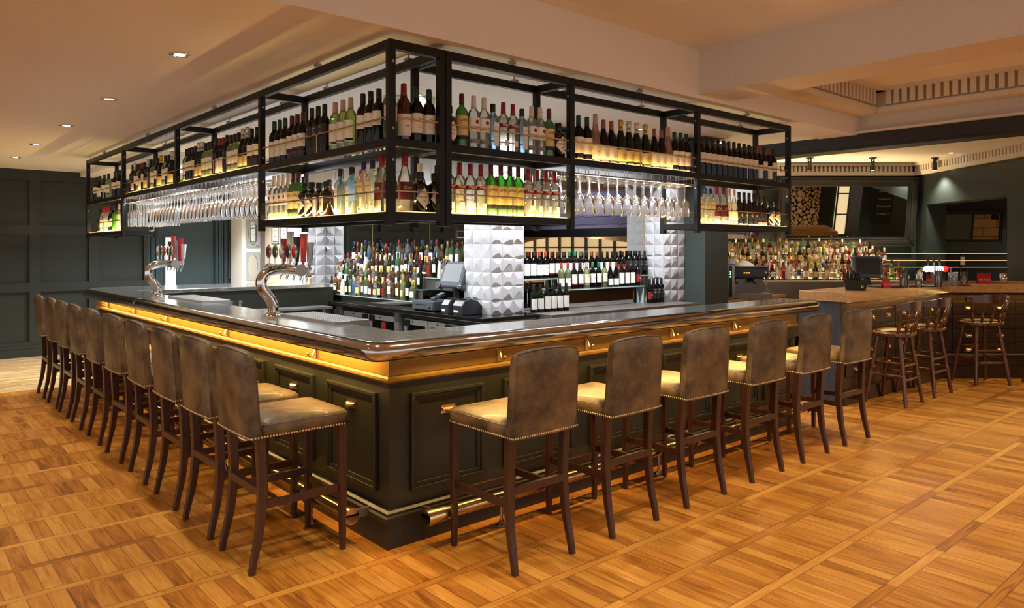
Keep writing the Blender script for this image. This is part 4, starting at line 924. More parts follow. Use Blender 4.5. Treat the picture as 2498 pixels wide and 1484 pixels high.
# ------------------------------------------------------------------ back bar, left wing
t = thing('back_counter', 'black stone back-bar counter in front of the mirror wall', 'counter', (0, 0, 0))
obj('worktop', M().prism([(2.52, 2.33), (3.31, 2.33), (3.31, 2.56), (3.13, 2.6), (3.13, 7.4), (2.52, 7.4)], .85, .90), mBLKTOP, t, bev=.008)
obj('end_panel', M().box((2.60, 2.38, 0), (3.28, 2.44, .85)), mSS, t)
for y in (4.0, 5.45, 6.95): obj('divider_panel', M().box((2.57, y-.05, 0), (3.1, y+.05, .85)), mSS, t)
for i, (y0, y1) in enumerate(((2.46, 3.93), (4.07, 5.38), (5.52, 6.88))):
    t = thing('bottle_fridge', 'under-counter bottle fridge with grey doors, %s from the tiled pillar' % ORD(i+1), 'fridge', (2.6, (y0+y1)/2, 0), 0, 'under-counter fridges'); o = Vector((2.6, (y0+y1)/2, 0))
    B = lambda a, b: M().box(Vector(a)-o, Vector(b)-o)
    obj('cabinet', B((2.66, y0, .05), (3.08, y1, .80)), mBLK, t); obj('vent_rail', B((2.60, y0, .80), (2.66, y1, .835)), mBLK, t)
    n = 3 if i == 0 else 2; wd = (y1-y0)/n
    for k in range(n):
        a, b = y0+k*wd+.008, y0+(k+1)*wd-.008; m = M()
        for q in (((2.625, a, .1), (2.66, b, .14)), ((2.625, a, .72), (2.66, b, .785)), ((2.625, a, .14), (2.66, a+.045, .72)), ((2.625, b-.045, .14), (2.66, b, .72))): m.box(Vector(q[0])-o, Vector(q[1])-o)
        d = obj('door', m, mGREY2, t, bev=.003); obj('door_glass', B((2.64, a+.045, .14), (2.65, b-.045, .72)), P('dark_fridge_glass', '0A0C0C', .05), d)
        h = b-.13 if k % 2 == 0 else a+.02
        obj('handle', B((2.605, h, .70), (2.63, h+.11, .775)), mBLK, d, bev=.006); m = M(); m.lathe([(.012, -.006), (.010, 0)], 10, Vector((2.624, (a+b)/2+.05, .755))-o, axis='x'); obj('lock', m, mCHR, d)
    if i == 1: obj('red_sticker', B((2.636, 4.35, .62), (2.64, 4.45, .70)), mRED, t)
# tiered bottle steps
ZS = [.985, 1.12, 1.26, 1.40]
t = thing('bottle_steps', 'mirrored stepped glass shelving behind the bar carrying the spirit bottles', 'shelving', (0, 0, 0))
for j, z in enumerate(ZS):
    x = 2.70+.10*j
    obj('glass_shelf', M().box((x-.045, 3.75 if j < 2 else 3.30, z-.008), (x+.055, 5.98-.03*j, z)), P('shelf_edge_glass', 'B8CFC6', .1, coat=.3), t)
    obj('step_riser', M().box((x-.03 if j else 2.66, 3.76 if j < 2 else 3.31, (ZS[j-1] if j else .90)), (x-.024 if j else 2.667, 5.97-.03*j, z-.009)), mMIRR if j == 0 else mSS, t)
rb = random.Random(11)
FK = ['f1', 'f2', 'f3', 'f4', 'f5', 'f6', 'f7', 'f8', 'f9', 'fb', 'fc', 'fd', 'fe', 'ff', 'fg', 'f1', 'f5', 'f3', 'f5', 'fb', 'fc', 'f9', 'f7', 'f1', 'f5', 'fc', 'f2', 'fa']
TN = ['front step', 'second step', 'third step', 'top step']
def tier(x, y0, y1, z, n, where, kinds, step=None):
    last = None
    for k in range(n):
        q = rb.choice([v for v in kinds if v != last]); last = q
        yy = y0+(y1-y0)*(k+.5)/n+rb.uniform(-.008, .008)
        bottle(q, x+rb.uniform(-.008, .008), yy, z, -PI/2+rb.uniform(-.25, .25), '%s, %s from the till, %s' % (KIND[q]['desc'], ORD(k+1), where), s=rb.uniform(.84, 1.02))
tier(2.70, 3.8, 5.9, ZS[0], 20, TN[0], FK); tier(2.80, 3.8, 5.93, ZS[1], 22, TN[1], FK); tier(2.90, 3.35, 5.9, ZS[2], 26, TN[2], FK); tier(3.02, 3.35, 5.85, ZS[3], 24, TN[3], FK)
t = thing('steel_box', 'low stainless steel box on the black counter left of the bottles', 'box', (2.70, 6.18, .90)); obj('box_body', M().cbox((0, 0, .07), (.30, .42, .14)), mSS, t, bev=.004)
def pourer(x, y, col, lab):
    t = thing('juice_bottle', lab, 'juice container', (x, y, .90)); m = M(); m.lathe([(.045, 0), (.05, .01), (.05, .10), (.034, .14), (.032, .26), (.036, .27), (.036, .29)], 14); obj('container', m, P('juice_'+col, col, .4), t)
    m = M(); m.lathe([(.036, .29), (.03, .33), (.015, .345), (.012, .40)], 14); obj('spout_cap', m, CAP['x'], t)
pourer(2.72, 6.60, 'E8DCE0', 'pale pink plastic pourer bottle beside the far card machine'); pourer(2.66, 6.47, 'E6DEB0', 'cream plastic pourer bottle beside the steel box')
t = thing('water_bottle', 'clear water bottle with blue label on the black counter', 'bottle', (2.58, 6.45, .90)); m = M(); m.lathe([(.035, 0), (.038, .02), (.038, .22), (.016, .29), (.014, .33)], 14); obj('bottle_body', m, mGC, t)
m = M(); m.lathe([(.0385, .10), (.0385, .17)], 14, caps=False); obj('bottle_label', m, mLBLU, t); m = M(); m.lathe([(.016, .33), (.016, .35)], 12); obj('cap', m, CAP['w'], t)
# tills
def till(loc, rz, lab, screen=True):
    t = thing('cash_drawer', lab+' cash drawer', 'cash drawer', loc, rz)
    obj('drawer_box', M().cbox((0, .19, .065), (.42, .38, .10)), mGREY if screen else mDGREY, t, bev=.006); obj('drawer_front', M().cbox((0, -.004, .062), (.40, .01, .085)), mGREY if screen else mDGREY, t, bev=.003)
    obj('coin_slot', M().cbox((-.03, -.01, .072), (.2, .004, .006)), mBLK, t); m = M(); m.lathe([(.012, -.006), (.01, 0)], 12, (.15, -.008, .045), axis='y'); obj('lock', m, mCHR, t)
    m = M()
    for a in (-.18, .18):
        for b in (.03, .34): m.lathe([(.015, 0), (.015, .016)], 8, (a, b, 0))
    obj('foot', m, mRUB, t)
till((2.58, 3.47, .90), -PI/2, 'blue-grey slotted'); till((2.62, 7.02, .90), -PI/2, 'dark grey, beside the cream wall,', False)
t = thing('till_screen', 'tilted grey touch-screen till terminal standing by the tiled pillar', 'till', (2.82, 3.17, .90), -PI/2+.15)
m = M(); m.tube([(0, 0, .0), (0, .02, .12), (0, -.02, .26)], [.05, .035, .03], 12); m.cbox((0, .02, .012), (.24, .2, .024)); obj('stand', m, mDGREY, t, bev=.004)
T_ = Matrix.Translation((0, -.03, .41)) @ Matrix.Rotation(math.radians(-22), 4, 'X')
m = M(); m.T = T_; m.cbox((0, 0, 0), (.36, .06, .31)); obj('screen_housing', m, mGREY, t, bev=.02)
m = M(); m.T = T_; m.cbox((0, -.031, .012), (.27, .004, .21)); obj('screen', m, mSCR, t)
for a in (-.165, .165):
    for b in (-.14, .14): m = M(); m.T = T_; m.lathe([(.032, -.04), (.034, 0), (.034, .03)], 14, (a, 0, b), axis='y'); obj('corner_boss', m, mGREY, t)
m = M(); m.T = T_
for a in (-.165, .165):
    for b in (-.14, .14): m.lathe([(.001, -.046), (.018, -.043), (.02, -.04)], 12, (a, 0, b), axis='y')
obj('boss_cap', m, mCHR, t)
def printer(loc, rz, lab, w=.15):
    t = thing('receipt_printer', lab, 'printer', loc, rz); m = M()
    pr = [(-.02, 0), (-.02, .10), (.02, .155), (.10, .17), (.19, .15), (.25, .09), (.27, .03), (.27, 0)]
    n = len(pr); vs = [(s*w/2, y, z) for s in (-1, 1) for y, z in pr]; m.add(vs, [tuple(range(n))[::-1], tuple(range(n, 2*n))]+[(i, (i+1) % n, (i+1) % n+n, i+n) for i in range(n)])
    obj('printer_body', m, mDGREY, t, bev=.008); obj('paper_window', M().cbox((0, .06, .166), (w*.6, .05, .006)), mBLK, t); obj('front_sticker', M().cbox((-.02, -.022, .04), (w*.45, .003, .022)), mPAPER, t)
printer((2.57, 2.79, .90), -PI/2, 'dark receipt printer on the counter corner, nearer the pillar', .17); printer((2.56, 3.0, .90), -PI/2, 'dark receipt printer beside the cash drawer', .12); printer((2.60, 7.24, .90), -PI/2, 'receipt printer at the far end of the black counter', .16)
t = thing('card_reader', 'grey card payment terminal resting on the cash drawer', 'card reader', (2.66, 3.38, 1.015), -PI/2); m = M(); m.T = Matrix.Rotation(.35, 4, 'X'); m.cbox((0, .08, .02), (.075, .17, .035)); obj('reader_body', m, mGREY, t, bev=.008)
m = M(); m.T = Matrix.Rotation(.35, 4, 'X'); m.cbox((0, .11, .039), (.055, .05, .003)); obj('screen', m, mSCR, t)
m = M(); m.T = Matrix.Rotation(.35, 4, 'X')
for a in range(3):
    for b in range(4): m.cbox((-.018+a*.018, .02+b*.016, .039), (.013, .010, .004))
obj('keypad', m, mLBK, t)

# ------------------------------------------------------------------ back bar, right wing with wine
t = thing('steel_counter', 'stainless steel counter under the wine bottles', 'counter', (0, 0, 0))
obj('worktop', M().box((3.32, 2.16, .845), (6.0, 2.87, .90)), mSS, t, bev=.004); obj('front_panel', M().box((3.32, 2.32, 0), (5.9, 2.36, .845)), mDGREY, t)
t = thing('speed_rail', 'steel speed rail with dark bottle necks below the steel counter', 'speed rail', (0, 0, 0)); obj('rail', M().box((3.6, 2.2, .62), (5.7, 2.31, .66)).box((3.6, 2.19, .66), (5.7, 2.2, .74)), mSS, t)
for z, x0, x1, y0 in ((1.125, 3.92, 5.42, 2.60), (1.255, 3.30, 5.25, 2.72)):
    t = thing('glass_riser_shelf', ('lower' if z < 1.2 else 'upper')+' glass riser shelf holding wine bottles', 'shelf', (0, 0, 0))
    obj('shelf_plate', M().box((x0, y0, z-.012), (x1, y0+.13, z)), P('shelf_edge_glass', 'B8CFC6', .1), t)
    for x in (x0+.01, x1-.02): obj('upright', M().box((x, y0+.005, .90), (x+.012, y0+.125, z-.012)), P('shelf_edge_glass', 'B8CFC6', .1), t)
    obj('mirror_panel', M().box((x0+.03, y0+.06, .905), (x1-.03, y0+.066, z-.015)), mMIRR, t)
def wine(ks, xs_, y, z, where):
    for i, (k, x) in enumerate(zip(ks, xs_)): bottle(k, x, y, z, rb.uniform(-.15, .15), '%s, %s from pillar, %s' % (KIND[k]['desc'], ORD(i+1), where))
lsp = lambda a, b, n: [a+(b-a)*i/(n-1) for i in range(n)]
wine(['wH', 'wH', 'wA', 'wA', 'wA', 'wA'], lsp(3.36, 3.86, 6), 2.48, .90, 'bottom wine row')
wine(['wD', 'wD', 'wJ', 'wJ', 'ww', 'wC', 'wC', 'wy', 'wE', 'wE', 'wA', 'wA', 'wA', 'wF'], lsp(3.97, 5.36, 14), 2.665, 1.125, 'middle wine row')
wine(['wA', 'wA', 'wA', 'wA', 'wB', 'wB', 'wJ', 'wJ', 'wJ', 'wC', 'wC', 'wC', 'wA', 'wE', 'wE', 'wA', 'wA', 'wA', 'wF', 'wF'], lsp(3.34, 5.2, 20), 2.785, 1.255, 'top wine row')
wine(['wF', 'wk', 'wk', 'wk'], [5.46, 5.54, 5.62, 5.70], 2.55, .90, 'end group on the steel counter')
wine(['wk', 'wk', 'wk', 'wk'], [5.34, 5.46, 5.56, 5.67], 2.80, 1.257, 'raised end group'); t = thing('glass_riser_shelf', 'small end glass riser beside the right tiled pillar', 'shelf', (0, 0, 0)); obj('shelf_plate', M().box((5.28, 2.74, 1.243), (5.72, 2.86, 1.255)), P('shelf_edge_glass', 'B8CFC6', .1), t)
# ------------------------------------------------------------------ beer taps, drip trays
def tap(loc, lab, seed):
    t = thing('beer_tap_tower', lab, 'beer tap', loc); m = M()
    # curved swan neck in the XZ plane (towards +X), then horizontal manifold
    pts = []; ctr = [(x_, z_*.83) for x_, z_ in [(0, 0), (0, .05), (-.005, .10), (-.03, .16), (-.065, .21), (-.085, .26), (-.08, .32), (-.045, .365), (.01, .385), (.07, .388)]]
    for k in range(len(ctr)-1):
        p0 = ctr[max(k-1, 0)]; p1 = ctr[k]; p2 = ctr[k+1]; p3 = ctr[min(k+2, len(ctr)-1)]
        for q in range(4):
            u = q/4; f = lambda i: .5*((2*p1[i])+(-p0[i]+p2[i])*u+(2*p0[i]-5*p1[i]+4*p2[i]-p3[i])*u*u+(-p0[i]+3*p1[i]-3*p2[i]+p3[i])*u**3); pts.append((f(0), 0, f(1)))
    ZN = .322
    pts.append((.07, 0, ZN)); m.tube(pts, .037, 20); obj('swan_neck', m, mCHR, t)
    m = M(); m.lathe([(.068, 0), (.068, .006), (.058, .012), (.050, .02), (.046, .026), (.038, .032)], 24); obj('base_collar', m, mCHR, t)
    # manifold bar along the bar length (y) plus stub
    m = M(); m.tube([(.06, 0, ZN), (.10, 0, ZN)], .041, 20); m.tube([(.10, .30, ZN), (.10, -.22, ZN)], .036, 20); obj('manifold', m, mCHR, t)
    for y in (.305, -.225): m = M(); m.tube([(.10, y-.006, ZN), (.10, y+.006, ZN)], .041, 20); obj('manifold_cap', m, mGREY2, t)
    rr_ = random.Random(seed)
    for i, y in enumerate((.24, .13, .02, -.09, -.19)):
        m = M(); m.tube([(.10, y, ZN), (.175, y, ZN)], .013, 10); m.tube([(.165, y, ZN+.012), (.17, y, ZN-.038)], [.014, .012], 10); m.tube([(.165, y, ZN-.038), (.155, y, ZN-.073)], [.010, .006], 10); m.ball((.175, y, ZN+.007), .018, 8); f = obj('faucet', m, mCHR, t)
        H = (.17, .22, .18, .20, .14)[i]; c = ['B01C24', 'E8E4DC', '0E0E10', 'D8402A', '9A9A9A'][(i+seed) % 5]
        m = M(); m.tube([(.175, y, ZN+.012), (.18, y, ZN+.052)], .010, 10); m.tube([(.18, y, ZN+.052), (.185, y, ZN+.052+H)], [.018, .026], 12)
        obj('tap_handle', m, P('handle_'+c, c, .25, .6 if c == '9A9A9A' else 0), t)
        m = M(); m.T = Matrix.Translation((.07, y, ZN+.042)); m.tube([(0, 0, 0), (0, 0, .05)], .007, 8); m.lathe([(.001, -.009), (.032, -.006), (.036, 0), (.032, .006), (.001, .009)], 16, (0, 0, .085), axis='x', sy=1.5); obj('badge_stem', m, mCHR, t)
        cc = ['6E1418', '1E4A22', 'C8C0B0', '15151A', 'B02028'][(i+seed) % 5]; m = M(); m.lathe([(.001, -.0105), (.028, -.0095), (.028, -.007)], 16, (.07, y, ZN+.127), axis='x', sy=1.5)
        obj('badge', m, P('badge_'+cc, cc, .3), t)
tap((.02, 1.55, 1.13), 'chrome swan-neck beer tap tower nearer the corner, on the pewter bar', 0); tap((.02, 4.27, 1.13), 'chrome swan-neck beer tap tower toward the far end of the bar', 2)
for y0, y1, nm in ((.74, 1.52, 'nearer'), (3.15, 4.1, 'farther')):
    t = thing('drip_tray', 'perforated steel drip tray beside the %s beer tap' % nm, 'drip tray', (.15, (y0+y1)/2, 1.13)); h = (y1-y0)/2
    obj('tray', M().box((-.085, -h, -.03), (.16, h, .018)), mGREY2, t, bev=.004); m = M()
    for i in range(9):
        for j in range(int(h*2/.028)): m.cbox((-.07+i*.027, -h+.02+j*.028, .0185), (.013, .014, .003))
    obj('perforated_grid', m, mSS, t)
# behind third arm: clutter, far wall pieces
for i, (z, nm) in enumerate(((1.86, 'upper'), (1.30, 'lower'))):
    t = thing('framed_oval_mirror', nm+' grey-framed oval mirror on the white wall beyond the bar', 'mirror', (2.85, 9.0, z)); m = M(); n = 96
    ov = [(.085*math.cos(2*PI*k/n), .20*math.sin(2*PI*k/n)) for k in range(n)]
    sq = []
    for x, y in ov: s_ = 1/max(abs(x)/.115, abs(y)/.24); sq.append((x*s_, y*s_))
    vs = [(x, -.02, y) for x, y in ov]+[(x, -.02, y) for x, y in sq]+[(x, -.001, y) for x, y in sq]+[(x, -.001, y) for x, y in ov]
    m.add(vs, [(k, (k+1) % n, (k+1) % n+n, k+n) for k in range(n)]+[(k+n, (k+1) % n+n, (k+1) % n+2*n, k+2*n) for k in range(n)]+[(k+3*n, (k+1) % n+3*n, (k+1) % n, k) for k in range(n)])
    text_flat(m, '100', .035, (.07, -.0215, -.215), (1, 0, 0), m=1); obj('frame', m, [P('pale_grey_frame', 'A8B0B4', .5), I], t)
    m = M(); m.add([(x, -.006, y) for x, y in ov], [tuple(range(n))[::-1]]); obj('mirror_glass', m, mMIRR, t)
for i, (y, nm) in enumerate(((8.52, 'left'), (8.18, 'right'))):
    t = thing('framed_certificate', nm+' framed white certificate on the cream wall', 'certificate', (3.05, y, 1.86), -PI/2); m = M(); w, h = .135, .18
    for q in ((-w, -h, w, -h+.018), (-w, h-.018, w, h), (-w, -h, -w+.018, h), (w-.018, -h, w, h)): m.box((q[0], -.018, q[1]), (q[2], -.001, q[3]))
    obj('frame', m, mGREY2, t); m = M(); m.box((-w+.01, -.006, -h+.01), (w-.01, -.003, h-.01)); m.box((-w+.03, -.007, h-.09), (w-.03, -.0062, h-.06), 1); m.box((-w+.03, -.007, -h+.03), (w-.03, -.0062, -h+.05), 1)
    for k in range(3): m.box((-.05, -.007, -.06+.05*k), (.05, -.0062, -.055+.05*k), 2)
    obj('certificate_sheet', m, [mPAPER, P('teal_band', '5E8A80', .6), I], t)
for i in range(9):
    t = obj('tumbler', M().lathe([(1e-5, .003), (.028, .003), (.034, .12), (.031, .12), (.026, .01)], 12, caps=False), mGSTEM); t.location = (.8+.11*(i % 5), 5.35+.1*(i//5), .86); tag(t, 'clear tumbler among glasses on the low shelf inside the bar', 'glass', 'glasses on the low shelf inside the bar')
t = thing('glass_shelf_unit', 'low steel shelf for glasses inside the far end of the bar', 'shelf', (0, 0, 0)); obj('shelf_plate', M().box((.3, 5.25, .83), (2.4, 5.6, .855)), mSS, t); 
for x in (.4, 2.3): obj('leg', M().box((x-.02, 5.3, 0), (x+.02, 5.34, .83)), mSS, t)
# ------------------------------------------------------------------ second bar: oak top, dark drawer front
A0, A1 = (5.30, .02), (7.55, -.04)
e = cw(9.5, 0); dB = 9.08
def isect():   # where face A meets the angled face B
    lat = 0
    for k in range(4000):
        p = cw(4+k*.001, dB)
        if p[1] <= A0[1]+(A1[1]-A0[1])*(p[0]-A0[0])/(A1[0]-A0[0]): return 4+k*.001
    return 5.2
LJ = isect(); J = cw(LJ, dB)[:2]
t = thing('wooden_bar', 'dark wooden bar with banks of small drawers and a thick oak block top', 'bar', (0, 0, 0))
d2 = lambda p: (p[0], p[1])
m = M(); m.prism([(A0[0]+.04, A0[1]), J, cw(LJ+1.85, dB)[:2], cw(LJ+1.85, dB+.5)[:2], cw(LJ+.2, dB+.5)[:2], (A0[0]+.04, A0[1]+.42)], .14, 1.06); obj('bar_body', m, mDKW, t)
obj('end_cladding', M().box((A0[0], A0[1]-.005, 0), (A0[0]+.045, A0[1]+.43, 1.06)), mCHARW, t)
m = M(); m.prism([(A0[0]+.04, A0[1]-.03), (J[0], J[1]-.03), cw(LJ+1.85, dB-.03)[:2], cw(LJ+1.85, dB+.4)[:2], cw(LJ+.2, dB+.4)[:2], (A0[0]+.04, A0[1]+.36)], 0, .15); obj('plinth', m, mDKW, t)
m = M(); m.prism([(A0[0]-.02, A0[1]-.13), (J[0]+.0, J[1]-.10), cw(LJ+1.85, dB-.10)[:2], cw(LJ+1.85, dB+.55)[:2], cw(LJ+.3, dB+.55)[:2], (J[0]-.1, J[1]+.5), (A0[0]-.02, A0[1]+.42)], 1.06, 1.16); obj('bar_top', m, mOAK, t, bev=.005)
obj('led_strip', M().box((A0[0]+.1, A0[1]-.04, 1.048), (J[0]-.05, A0[1]-.03, 1.056)), mLED, t)
strip(((A0[0]+J[0])/2, A0[1]-.05, 1.05), 2.2, .02, 6, 'gold', (math.radians(-20), 0, 0)); q = cw(LJ+1.2, dB-.05, 1.05); strip(q, 2.3, .02, 6, 'gold', (math.radians(-20), 0, RZ))
def drawer(o, ux, w, z, h):
    rz = math.atan2(ux[1], ux[0]); d = obj('drawer', M().cbox((0, -.006, 0), (w-.012, .012, h-.012)), mDKW, t, bev=.003, loc=(o[0], o[1], z), rot=(0, 0, rz)); cup_pull(d, (0, -.012, .0), 0, .085)
uA = Vector((J[0]-A0[0], J[1]-A0[1])).normalized(); 
for i in range(6):
    for j in range(4):
        p = Vector(A0)+uA*(.14+.17+.385*i+(.0)); drawer((p.x, p.y), uA, .385, .87-.171*j, .168)
uB = (math.sin(CA), -math.cos(CA))
for i in range(4):
    for j in range(4):
        p = cw(LJ+.34+.39*i, dB); drawer(p, uB, .39, .87-.171*j, .168)
obj('steel_trim', M().add([(*cw(LJ+a, dB-.032)[:2], z) for a, z in ((0, .29), (1.85, .29), (1.85, .31), (0, .31))], [(0, 1, 2, 3)]), mSS, t)
# captain's stools
def make_captain():
    t = thing('captain_bar_stool', '', 'bar stool', group="spindle-back wooden bar stools")
    n = 40; pl = []
    for k in range(n):
        a = 2*PI*k/n; c, s = math.cos(a), math.sin(a); r = (abs(c)**2.6+abs(s)**2.6)**(-1/2.6); pl.append((.235*r*c*(1-.06*s), .195*r*s))
    obj('seat', M().prism(pl, .70, .735), mCAPW, t, bev=.009, seg=3)
    m = M(); rings = [[(x*k_, y*k_+.01, z) for x, y in pl] for k_, z in ((.84, .734), (.83, .744), (.74, .757), (.4, .762))]; nn = n
    vs = [p for r in rings for p in r]; fs = [(i*nn+k, i*nn+(k+1) % nn, (i+1)*nn+(k+1) % nn, (i+1)*nn+k) for i in range(3) for k in range(nn)]+[tuple(range(3*nn, 4*nn))]; m.add(vs, fs, True); pad = obj('seat_pad', m, P('dark_seat_leather', '2C2014', .38), t)
    m = M()
    for k in range(64):
        a = 2*PI*k/64; c, s = math.cos(a), math.sin(a); r = (abs(c)**2.6+abs(s)**2.6)**(-1/2.6); m.ball((.235*r*c*(1-.06*s)*.85, .195*r*s*.85+.01, .737), .0055, 4)
    obj('nailhead_trim', m, mNAIL, pad)
    def turned(p0, p1, rs):
        m = M(); p0, p1 = Vector(p0), Vector(p1); k = len(rs)-1; m.tube([p0+(p1-p0)*i/k for i in range(k+1)], rs, 12); return m
    ft = {}
    for sx in (-1, 1):
        for sy in (-1, 1):
            a, b = (sx*.135, sy*.11, .70), (sx*.215, sy*.20, 0)
            rs = [.017]+[.0195]*5+[.0205]*4+[.016, .0215, .016]+[.0215]*6+[.0225]*3+[.017, .0225, .017]+[.0225]*3+[.0215]*5+[.0205]*4+[.0195]*4+[.0185]*3+[.017]; obj('leg', turned(a, b, rs), mCAPW, t)
            ft[sx, sy] = (Vector(a), Vector(b))
    P_ = lambda s, z: ft[s][0]+(ft[s][1]-ft[s][0])*((.70-z)/.70)
    sr = [.008, .010, .013, .014, .010, .014, .015, .014, .010, .014, .013, .010, .008]
    for z1, z2 in ((.30, .26), (.43, .40)):
        for s in (-1, 1): obj('stretcher', turned(P_((s, -1), z1), P_((s, 1), z1), sr), mCAPW, t); obj('stretcher', turned(P_((-1, s), z2+(.03 if s > 0 else 0)), P_((1, s), z2+(.03 if s > 0 else 0)), sr), mCAPW, t)
    # bowed back rail, handle slot, five turned spindles
    def bow(u): return (.27*math.sin(u*1.15)/math.sin(1.15), -.245+.13*(1-math.cos(u*1.15))/(1-math.cos(1.15)))
    m = M(); N_ = 24
    def hgt(u): return .098-.045*max(0, abs(u)-.35)/.65
    def sect(u0, u1, za, zb):
        x0, y0 = bow(u0); x1, y1 = bow(u1)
        za0, zb0 = (za(u0), zb(u0)); za1, zb1 = (za(u1), zb(u1)); w = .013
        m.add([(x0, y0-w, za0), (x1, y1-w, za1), (x1, y1+w, za1), (x0, y0+w, za0), (x0, y0-w, zb0), (x1, y1-w, zb1), (x1, y1+w, zb1), (x0, y0+w, zb0)], [(0, 3, 2, 1), (4, 5, 6, 7), (0, 1, 5, 4), (2, 3, 7, 6), (1, 2, 6, 5), (3, 0, 4, 7)])
    base = lambda u: .965+.012*abs(u); top = lambda u: base(u)+hgt(u)
    us = [-1+2*i/N_ for i in range(N_+1)]
    for u0, u1 in zip(us[:-1], us[1:]):
        if .38 < (abs(u0)+abs(u1))/2 < .38: pass
        mid = (u0+u1)/2
        if .45 < mid < .70: sect(u0, u1, base, lambda u: base(u)+.022); sect(u0, u1, lambda u: base(u)+.052, top)
        else: sect(u0, u1, base, top)
    obj('back_rail', m, mCAPR, t)
    for u in (-.78, -.40, 0, .40, .78):
        x, y = bow(u); a = (x*.82, y*.72-.012 if abs(u) < .6 else y*.85-.03, .735)
        a = (x*.80, max(y*.70, -.165) if abs(u) < .6 else -.11, .735)
        obj('spindle', turned(a, (x, y, .97), [.010, .013, .017, .020, .018, .011, .009, .012, .016, .017, .012, .009, .008]), mCAPW, t)
    return t
cs = make_captain(); cs.location = (5.95, -.25, 0); cs['label'] = 'spindle-back wooden bar stool nearest the end of the dark wooden bar'
dup(cs, (6.71, -.27, 0), math.radians(-3), 'spindle-back wooden bar stool between its two neighbours at the wooden bar')
dup(cs, (7.88, -.48, 0), RZ+.1, 'spindle-back wooden bar stool in front of the angled stretch of wooden bar')
q = cw(6.35, 8.62); dup(cs, (q[0], q[1], 0), RZ, 'spindle-back wooden stool cut off by the right edge, only a leg showing')
# things on the wooden bar
def rz_card(loc, rz, lab, s=1, tilt=.2):
    t = thing('table_card', lab, 'sign', loc, rz); m = M(); m.T = Matrix.Rotation(-tilt, 4, 'X'); m.box((-.075*s, 0, 0), (.075*s, .003, .11*s)); text_flat(m, 'THE PLACE', .028*s, (0, -.0012, .045*s), (1, 0, 0), m=1, fit=.13*s); obj('card', m, [mRED, P('card_lettering', 'F2B8A8', .5)], t)
    m = M(); m.T = Matrix.Rotation(tilt, 4, 'X'); m.box((-.075*s, .035, 0), (.075*s, .038, .11*s)); obj('card_back', m, mRED, t)
rz_card(cw(4.19, 8.2, 1.16), RZ+.5, 'red THE PLACE card beside the black straw box', .9); rz_card(cw(5.92, 9.2, 1.16), RZ+.05, 'red THE PLACE card on the far right of the wooden bar', 1.15); rz_card(cw(5.35, 9.35, 1.16), RZ-.3, 'small red card half hidden behind the tall glass', .9)
rz_card(cw(5.55, 12.6, 1.52), RZ, 'red THE PLACE card standing on the back shelf among bottles', 1.3)
t = thing('straw_box', 'black tapered caddy full of black straws on the wooden bar', 'caddy', cw(3.62, 7.75, 1.16), RZ-.35); m = M(); m.lathe([(.13, 0), (.165, .11), (.155, .11), (.122, .008)], 4, sy=.62, smooth=False); m.T = None
text_flat(m, 'u', .05, (.06, -.085, .05), (1, 0, 0), m=1); obj('box_body', m, [mLBK, mNEON], t); m = M()
for k in range(46): a, b = rb.uniform(-.09, .07), rb.uniform(-.045, .045); m.tube([(a, b, .01), (a*1.25+rb.uniform(-.03, .03), b*1.3+rb.uniform(-.02, .02), rb.uniform(.17, .22))], .004, 5)
o = obj('straws', m, mBLK, t); o['kind'] = 'stuff'
def jar(loc, h, r, lab, cat, fill=None, cut=False, mat=None):
    t = thing('mixing_glass' if cut else cat.replace(' ', '_'), lab, cat, loc); m = M(); m.lathe([(1e-5, .004), (r*.9, .004), (r, h), (r*.94, h), (r*.84, .012)], 8 if cut else 16, caps=False, smooth=not cut)
    if cut:
        for k in range(10):
            a = 2*PI*k/10; m.tube([(r*.95*math.cos(a+q*.4), r*.95*math.sin(a+q*.4), .01+h*q*.22) for q in range(5)], .004, 5)
            m.tube([(r*.95*math.cos(a-q*.4), r*.95*math.sin(a-q*.4), .01+h*q*.22) for q in range(5)], .004, 5)
    obj('glass_wall', m, mat or mGSTEM, t)
    if fill:
        for k, (col, n_, hh) in enumerate(fill):
            m = M()
            for _ in range(n_): a, b = rb.uniform(-r*.5, r*.5), rb.uniform(-r*.5, r*.5); m.tube([(a, b, .01), (a*1.8, b*1.8, hh*rb.uniform(.85, 1.1))], .0045, 6)
            s = obj('stirrers', m, col, t)
jar(cw(4.43, 8.3, 1.16), .16, .05, 'wide clear glass jar holding a black muddler on the wooden bar', 'glass jar', [(mBLK, 2, .2)]); jar(cw(4.62, 8.35, 1.16), .10, .04, 'small glass of pale wooden stirrers on the wooden bar', 'small glass', [(mCRM, 8, .17)])
jar(cw(4.90, 8.45, 1.16), .19, .045, 'glass of black bar spoons left of the cut mixing glass', 'spoon glass', [(mBLK, 4, .24), (mCHR, 4, .26)]); jar(cw(5.10, 8.5, 1.16), .17, .05, 'cut-glass mixing jug with a red stirrer, left of the glowing tap', 'mixing glass', [(mRED, 1, .24)], True)
jar(cw(5.28, 9.15, 1.16), .17, .052, 'cut-glass mixing beaker alone right of the glowing tap', 'mixing glass', None, True)
jar(cw(5.66, 9.2, 1.16), .15, .045, 'tall clear shaker glass holding a strainer on the wooden bar', 'shaker glass', [(mBLK, 2, .2)]); jar(cw(6.15, 9.2, 1.16), .13, .042, 'polished steel shaker cup at the right end of the wooden bar', 'shaker cup', [(mBLK, 1, .18)], mat=mCHR)
t = thing('glowing_beer_tap', 'short chrome beer tap with a row of glowing white discs', 'beer tap', cw(4.85, 8.75, 1.16), RZ); m = M(); m.lathe([(.055, 0), (.055, .01), (.034, .018), (.034, .12), (.038, .125)], 20); m.tube([(0, 0, .12), (0, 0, .16), (.03, 0, .19), (.28, 0, .19)], .026, 14); obj('tower', m, mCHR, t)
